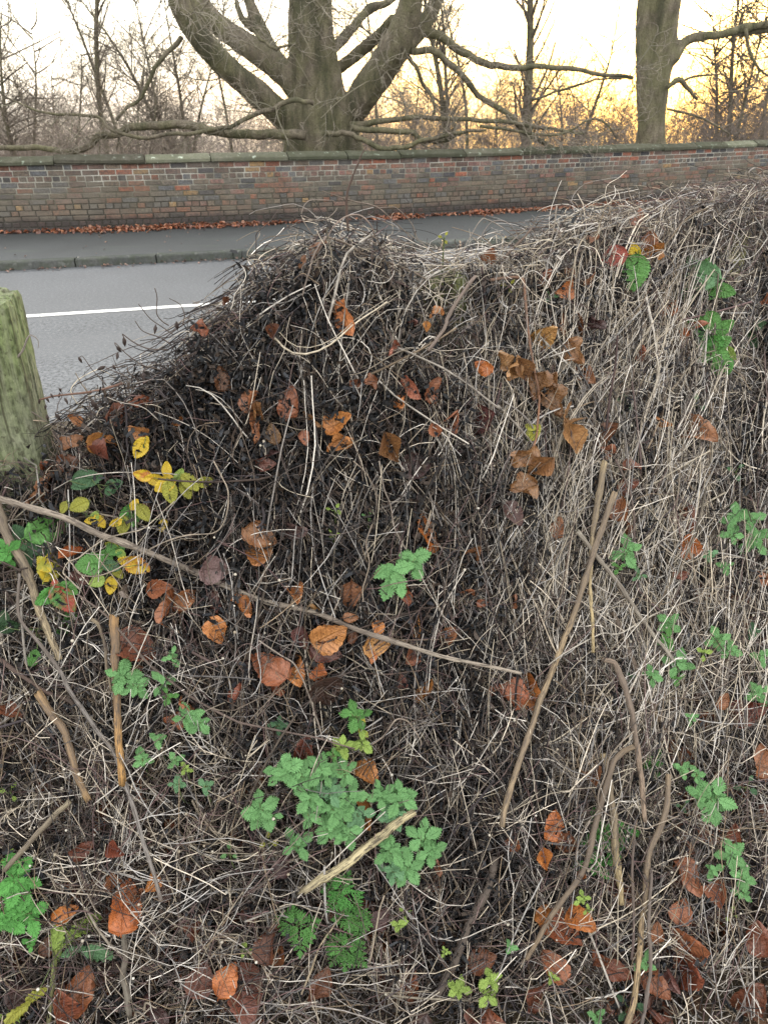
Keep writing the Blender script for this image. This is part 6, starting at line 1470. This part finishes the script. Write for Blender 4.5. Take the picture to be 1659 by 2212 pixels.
shoot('bramble', 'yellow bramble spray glowing on the left slope', 'bramble', 'R3', [(1020, 1570, 140, 215, 'Y'), (950, 1535, 110, 165, 'Y'), (1050, 1620, 140, 275, 'y'), (880, 1510, 110, 170, 'O'), (1030, 1470, 90, 95, 'Y'), (1150, 1600, 120, -70, 'y'), (1175, 1560, 140, -40, 'y'), (1270, 1550, 110, 10, 'y'), (1110, 1510, 90, 70, 'l')], BRA, 'y', BG, center=(1060, 1530), droop=.1)
shoot('bramble', 'lone yellow bramble leaf above the yellow spray', 'bramble', 'R3', [(868, 1345, 135, 250, 'Y'), (905, 1300, 60, 60, 'Y')], BRA, 'Y', BG)
shoot('bramble', 'grey-green bramble spray left of the yellow one', 'bramble', 'R3', [(545, 1535, 175, 20, 'k'), (500, 1570, 120, 210, 'k'), (705, 1570, 110, 20, 'k'), (680, 1600, 90, 240, 'k')], BRA, 'k', BG, lift=.03)
shoot('bramble', 'large oval green bramble leaf with smaller ones at the left under the diagonal stalk', 'bramble', 'S1', [(300, 410, 270, 30, 'g'), (245, 535, 145, -35, 'k'), (120, 440, 110, 120, 'k'), (145, 520, 120, 200, 'e'), (185, 610, 110, -80, 'k'), (215, 470, 90, 60, 'e')], BRA, 'g', BG, center=(195, 495), lift=.022, droop=.1)
shoot('bramble', 'bramble leaf half yellow and half green at the left', 'bramble', 'S1', [(305, 650, 190, 75, 'y'), (275, 640, 120, 130, 'y')], BRY, 'g', BG, center=(310, 735), lift=.03)
shoot('bramble', 'bramble spray with a leaf turning purple at the tip', 'bramble', 'S1', [(400, 850, 200, -55, 'Q'), (290, 830, 165, 215, 'b'), (430, 790, 120, -30, 'g'), (345, 770, 80, 100, 'Q')], BRA, 'g', BG, center=(340, 760), lift=.03)
shoot('bramble', 'green and orange bramble spray in the middle of the left side', 'bramble', 'S1', [(560, 640, 180, 190, 'g'), (650, 600, 130, 70, 'g'), (690, 650, 110, -20, 'k'), (850, 640, 170, -15, 'O'), (785, 625, 110, 160, 'Y'), (690, 770, 110, -95, 'Y'), (600, 745, 100, 200, 'l'), (730, 690, 90, -60, 'y')], BRA, 'g', BG, center=(680, 640), lift=.03)
shoot('bramble', 'small yellow-green bramble leaves above the diagonal stalk', 'bramble', 'S1', [(490, 275, 120, 210, 'y'), (620, 375, 95, -40, 'Y'), (560, 370, 70, 190, 'Y'), (590, 340, 70, 80, 'l'), (400, 290, 80, 250, 'y')], BRA, 'y', BG, lift=.026)
shoot('bramble', 'tattered green and yellow bramble leaves right above the diagonal stalk', 'bramble', 'S1', [(800, 350, 160, 265, 'b'), (760, 400, 120, 255, 'y'), (890, 320, 120, -60, 'y'), (830, 270, 80, 60, 'Y'), (715, 380, 80, 200, 'Y'), (1005, 400, 80, 260, 'Y')], BRA, 'y', BG, lift=.026)
shoot('bramble', 'green patch of leaves turning yellow under the diagonal stalk', 'bramble', 'S1', [(720, 540, 130, 20, 'g'), (690, 520, 80, 150, 'y'), (750, 580, 80, -60, 'l')], BRA, 'g', BG, lift=.022)
shoot('bramble', 'yellow-green leaf beside the curled leaves of the dead shoot', 'bramble', 'R5', [(215, 1720, 115, 60, 'y'), (190, 1690, 70, 150, 'y')], BRA, 'y', BG)
shoot('bramble', 'dark leaves at the left edge under the speckled stalk', 'bramble', 'S1', [(40, 1020, 140, 200, 'd'), (30, 970, 100, 100, 'd'), (440, 970, 120, -80, 'g'), (400, 1030, 110, 220, 'g'), (210, 1220, 110, -90, 'g')], BRA, 'd', BG, lift=.015)
for reg, x_, y_, s_, t, lb in [('R5', 1215, 1550, 75, 'e', 'small bluish leaf pair in the right-hand straw near the post'), ('R5', 780, 1530, 70, 'e', 'small grey-green leaf pair in the middle of the right-hand straw'), ('R5', 1460, 1960, 75, 'e', 'pale round leaf pair high at the right edge'), ('R5', 320, 880, 60, 'e', 'silvery leaf scrap left of the deep orange cupped leaf'),
                               ('R5', 60, 820, 65, 'y', 'yellow-green leaf scrap by the arched twig'), ('R4', 1200, 400, 45, 'y', 'tiny pale yellow leaves on the crest before the kerb'), ('S2', 520, 300, 60, 'l', 'tiny lime leaves amid the black clots of the middle'), ('S2', 730, 340, 50, 'n', 'tiny pale green leaf in the middle above the sprig'), ('S2', 515, 455, 50, 'l', 'tiny lime leaf beside the dark leaf blade'),
                               ('S4', 60, 790, 70, 'l', 'lime leaves at the left edge above the bright nettles'), ('S4', 60, 380, 90, 'l', 'pale hooded leaves at the left edge'), ('S4', 1520, 1360, 60, 'l', 'pale lime leaf left of the ferny sprigs'), ('S4', 1420, 760, 70, 'n', 'small toothed leaf left of the lower nettles'), ('S4', 60, 1750, 110, 'l', 'pale green leaf in the bottom left corner'),
                               ('S5', 1080, 1250, 50, 'l', 'two small lime leaves on the curved thin stem'), ('S5', 240, 810, 70, 'y', 'yellowed leaf under the left nettles'), ('S5', 100, 1480, 50, 'l', 'small pale leaf left of the dark tall one'), ('S6', 800, 1710, 110, 'k', 'grey felted leaf near the bottom at the wound stalk'), ('S6', 1130, 470, 60, 'k', 'dim leaf right of the wound stalk'), ('S6', 1520, 350, 90, 'k', 'dark grey-green leaf right of the big drooping nettle'), ('S6', 1430, 1140, 60, 'l', 'small lime leaves below the lower right group')]:
    shoot('seedling', lb, 'weed', reg, ros(x_, y_, s_, 3, R.random() * 360, inner=False), BRA, t, 'small green leaves among the dead stems', lift=.02)

# feathery cow parsley: a frond is one leaf built of toothed leaflets
def fern_geo(seed, n=5):
    rg = np.random.default_rng(seed); Vs = []; Fs = []; Us = []; off = 0
    def add(pos, ang, L_, wid, teeth, dep):
        nonlocal off
        V, F, uv = leaf_geo(wid=wid, teeth=teeth, depth=dep, nu=4, ky=.4, fold=.2, crumple=.04, seed=int(rg.integers(99)), tip=.75)
        c, s = math.cos(ang), math.sin(ang); V = V * L_; V = np.stack([V[:, 0] * c + V[:, 1] * s, -V[:, 0] * s + V[:, 1] * c, V[:, 2]], -1) + pos
        Vs.append(V); Fs.append(F + off); Us.append(uv); off += len(V)
    for k in range(n):
        t = .12 + .7 * k / (n - 1); l = (.52 - .38 * k / (n - 1))
        for sgn in (-1, 1):
            a = sgn * (1.05 - .25 * k / n); p = np.array([0, t, 0.]); 
            dv = np.array([math.sin(a), math.cos(a), 0]);
            for j in range(4):
                q = p + dv * l * (.25 + .2 * j); 
                for s2 in (-1, 1): add(q, a + s2 * .75, l * (.36 - .05 * j), .26, 3, .42)
            add(p + dv * l * .75, a, l * .42, .24, 4, .40)
    add(np.array([0, .78, 0]), 0, .26, .3, 4, .4)
    T, Ft = tubes(np.array([smooth_path([(0, -.35, .0), (0, .3, .01), (0, .9, 0)], 7)]), np.full((1, 7), .012), 4)
    Vs.append(T); Fs.append(Ft[0] + off); Us.append(np.full((len(T), 2), .5))
    V = np.concatenate(Vs); V[:, 2] -= .25 * V[:, 1] ** 2 * np.sign(1)
    return V, np.concatenate(Fs), np.concatenate(Us)
FERN = []
for s in (1, 2):
    g = fern_geo(s); FERN.append(mesh_np('frond', g[0], g[1], M_nettle, uvs=g[2]))
for cx, cy, lv, t, lb in [(410, 1320, [(335, 1290, 170, 165), (480, 1320, 170, 30), (430, 1420, 190, 265), (400, 1260, 110, 100)], 'g', 'ferny cow parsley sprig at the left below the splintered stick'),
                       (680, 1110, [(630, 1110, 170, 190), (700, 1060, 150, 60), (650, 1190, 150, 230), (760, 1190, 170, -50)], 'b', 'dark ferny cow parsley sprig just under the splintered stick'),
                       (780, 1310, [(700, 1290, 160, 200), (790, 1340, 170, 270), (830, 1300, 150, -20), (740, 1240, 110, 120)], 'g', 'ferny cow parsley sprig in the middle of its group'),
                       (710, 1470, [(650, 1430, 150, 140), (640, 1510, 160, 235), (720, 1530, 170, 265), (780, 1520, 180, -50), (740, 1430, 120, 60)], 'g', 'lowest ferny cow parsley sprig, brightest of its group')]:
    shoot('cow_parsley', lb, 'cow parsley', 'S5', lv, FERN, t, 'cow parsley sprigs below the nettles', center=(cx, cy), lift=.04, part='frond', stemcol=(.08, .14, .04))
# lime sow thistle at the lower left: lobed leaves up a pale stem
THI = [lmesh('thistle_leaf', M_bramble, wid=.26, teeth=6, depth=.34, ky=.6, kx=.4, fold=.25, crumple=.08, seed=s, tip=.9) for s in (51, 52)]
o = shoot('sow_thistle', 'lime green thistle with lobed leaves on a yellow-green stem at the lower left', 'weed', 'S4', [(375, 1235, 210, 80), (420, 1290, 170, 40), (520, 1220, 220, 35), (600, 1380, 200, -15, 'e'), (450, 1370, 130, 10, 'e'), (350, 1330, 140, 110), (110, 1740, 160, 220, 'y'), (230, 1630, 130, 215, 'y')], THI, 'l', None, center=(345, 1400), lift=.03)
P = path3('S4', [(355, 1330), (340, 1450), (325, 1600), (305, 1818)], .03, 14)
b = np.array(o.location); _, _, f = project(P)
link('stem', stalk_mesh(P - b, np.full(14, 9 * .5 / FP) * f, 7, (.30, .34, .10), name='stem'), o)
# dead shoot with curled brown leaves, hanging at the right of the middle
P = path3('R5', [(-60, 782), (60, 765), (125, 768), (152, 800), (160, 900), (170, 1020), (190, 1180), (215, 1330), (245, 1480), (240, 1620), (228, 1750), (195, 1850)], [.03, .05, .055], 60)
ds = thing('dead_shoot', 'reddish dead shoot hanging with a bunch of curled brown leaves', 'dead shoot', tuple(P[-1])); b = P[-1]
_, _, f = project(P); link('stem', stalk_mesh(P - b, np.linspace(7, 4, 60) * .5 * f / FP, 7, (.30, .15, .09), name='stem'), ds)
P2 = path3('R5', [(250, 1470), (310, 1530), (370, 1580), (420, 1660), (440, 1720)], .05, 16); _, _, f = project(P2); link('stem', stalk_mesh(P2 - b, np.linspace(5, 3, 16) * .5 * f / FP, 6, (.33, .17, .08), name='stem'), ds)
for x_, y_, L_, a, fm, t in [(55, 1330, 190, 200, 'c', 't'), (140, 1330, 160, -70, 'd', 'b'), (30, 1270, 130, 120, 'c', 't'), (250, 1430, 190, -110, 'c', 'b'), (345, 1530, 200, -80, 'c', 'b'), (385, 1680, 190, -105, 'd', 't'), (450, 1765, 190, -75, 'd', 't'), (470, 1240, 190, -60, 'c', 'b'), (130, 1870, 215, 170, 'c', 'b'), (255, 1930, 190, 215, 'd', 'b'), (125, 2065, 215, 190, 'c', 'b'), (320, 1400, 130, 60, 'd', 'b')]:
    q = pp('R5', x_, y_); H_ = hit([q[0]], [q[1]])[0]; d = norm(CAMP - H_); pos = H_ + d * .045; Lw = L_ * .35 * project(H_[None])[2][0] / FP
    o = link('dead_leaf', BF[fm][random.randrange(len(BF[fm]))], ds); M4 = put(o, pos, frame(pos, a, R.normal() * .35, R.normal() * .35), Lw); o.matrix_basis = Matrix.Translation(-Vector([float(v) for v in b])) @ M4
    o.color = (*(np.array(TINT[t]) * R.uniform(.8, 1.1)), 1)

M_litter = NT('litter_leaf')
def _lit(m):
    uv = m.coord('UV'); q = m.n('ShaderNodeSeparateXYZ', {0: uv}); au = m.math('ABSOLUTE', m.math('SUBTRACT', m.math('MULTIPLY', q.outputs[0], 2.0), 1.0))
    ph = m.math('FRACT', m.math('SUBTRACT', m.math('MULTIPLY', q.outputs[1], 8.0), m.math('MULTIPLY', au, 1.6)))
    vm = m.math('MAXIMUM', m.ramp(ph, (0., 1.), (.1, .3), (.25, 0.)), m.ramp(au, (0., 1.), (.06, .6), (.1, 0.)))
    n = m.noise(45, 4); c = m.mix(1, m.attr(), m.ramp(n, (.3, .45), (.7, 1.3)), 'MULTIPLY'); c = m.mix(m.math('MULTIPLY', vm, .5), c, m.mix(1, c, .45, 'MULTIPLY'))
    m.set('Base Color', c); m.set('Roughness', .4); m.set('Coat Weight', .3); m.set('Coat Roughness', .25); m.bump(m.math('MULTIPLY', vm, -1.), .6, .01); return m.m
M_litter = _lit(M_litter)
# ------------------------------------------------------------------ drifts and litter nobody could count
def litter(name, label, P, size, cols, flat=.5, up=None):
    N = len(P); g = leaf_geo(wid=.36, nv=7, nu=6, ky=.7, kx=1.0, fold=.3, crumple=.06, seed=3)
    g2 = leaf_geo(wid=.36, nv=7, nu=6, ky=-.9, kx=2.0, fold=.2, crumple=.08, seed=6)
    nrm = norm(R.normal(size=(N, 3)) * flat + (np.array([0, 0, 1.]) if up is None else up)); yv = norm(np.cross(nrm, R.normal(size=(N, 3)))); xv = np.cross(yv, nrm)
    L_ = R.uniform(.6, 1.15, (N, 1, 1)) * size
    gg = np.where((R.random(N) < .5)[:, None, None], g[0][None], g2[0][None]) - np.array([0, .5, 0])
    V = P[:, None] + L_ * (gg[..., 0:1] * xv[:, None] + gg[..., 1:2] * yv[:, None] + gg[..., 2:3] * nrm[:, None])
    F = g[1][None] + (np.arange(N) * len(g[0]))[:, None, None]; c = np.array(cols)[R.integers(0, len(cols), N)] * R.uniform(.7, 1.25, (N, 1))
    o = link(name, mesh_np(name, V.reshape(-1, 3), F.reshape(-1, 4), M_litter, cols=np.repeat(c, len(g[0]), 0), uvs=np.tile(g[2], (N, 1)))); o['kind'] = 'stuff'; o['label'] = label
RUST = [(.30, .10, .045), (.24, .075, .035), (.36, .15, .075), (.20, .065, .035), (.33, .17, .11), (.15, .06, .04)]
n = 9000; s = R.uniform(0, ts[-1], n); dens = np.clip(.55 + .8 * sn(s, s * 0, 1.1, 3) + .5 * sn(s, s * 0, 3.1, 7), .02, 1); k = R.random(n) < dens; s = s[k]; dens = dens[k]
off_ = np.abs(R.normal(size=len(s))) * .16 * dens + .02; P = at_s(s, off_ + .005, PAV + .022 + R.random(len(s)) * .07 * dens * np.exp(-off_ * 6))
litter('leaf_drift', 'drift of russet leaves along the foot of the wall', P, .08, RUST, .45)
n = 420; x = R.uniform(-9, 9, n); P = np.stack([x, yk(x) - .02 - np.abs(R.normal(size=n)) * .09, np.full(n, .012) + R.random(n) * .01], -1)
litter('gutter_leaves', 'thin line of leaf scraps in the gutter', P, .05, [(.14, .07, .05), (.10, .06, .045), (.2, .11, .08)], .3)
n = 110; x = R.uniform(-7, 8, n); P = np.stack([x, yk(x) + .15 + R.random(n) * (yw(x) - yk(x) - .3), np.full(n, PAV + .014)], -1)
litter('pavement_leaves', 'scattered leaf scraps on the pavement', P, .035, [(.2, .12, .09), (.28, .17, .12), (.1, .07, .05)], .2)
# deep wet leaves behind the stems and on the soil in front
P = sample(1500, (.05, .15), -.02, .62, 1.0); px, py, _ = project(P); k = R.random(len(P)) < np.clip(.18 + blob(px, py, [(1500, 1500, 200, 250, .7), (1500, 1950, 250, 300, 1), (150, 1650, 200, 150, .8), (350, 2000, 350, 200, .9), (180, 960, 160, 90, 1.2), (700, 2100, 400, 120, .9), (1480, 1150, 130, 120, .8)]), 0, 1)
litter('inner_litter', 'dark russet leaves lodged deep between the stems', P[k], .06, [(.19, .06, .025), (.12, .038, .022), (.25, .085, .033), (.07, .033, .028)], .8, np.array([0, -.9, .5]))
n = 900; x = R.uniform(XL, XR, n); y = front(x, np.full(n, ZG)) - R.random(n) * .9 + .2; P = np.stack([x, y, np.full(n, ZG) + .02 + R.random(n) * .03 + .035 * sn(x, y, 3, 2)], -1)
litter('ground_litter', 'wet russet leaves on the soil under the straw', P, .06, [(.17, .052, .024), (.10, .034, .021), (.22, .075, .033), (.06, .03, .026), (.09, .05, .03)], .45)
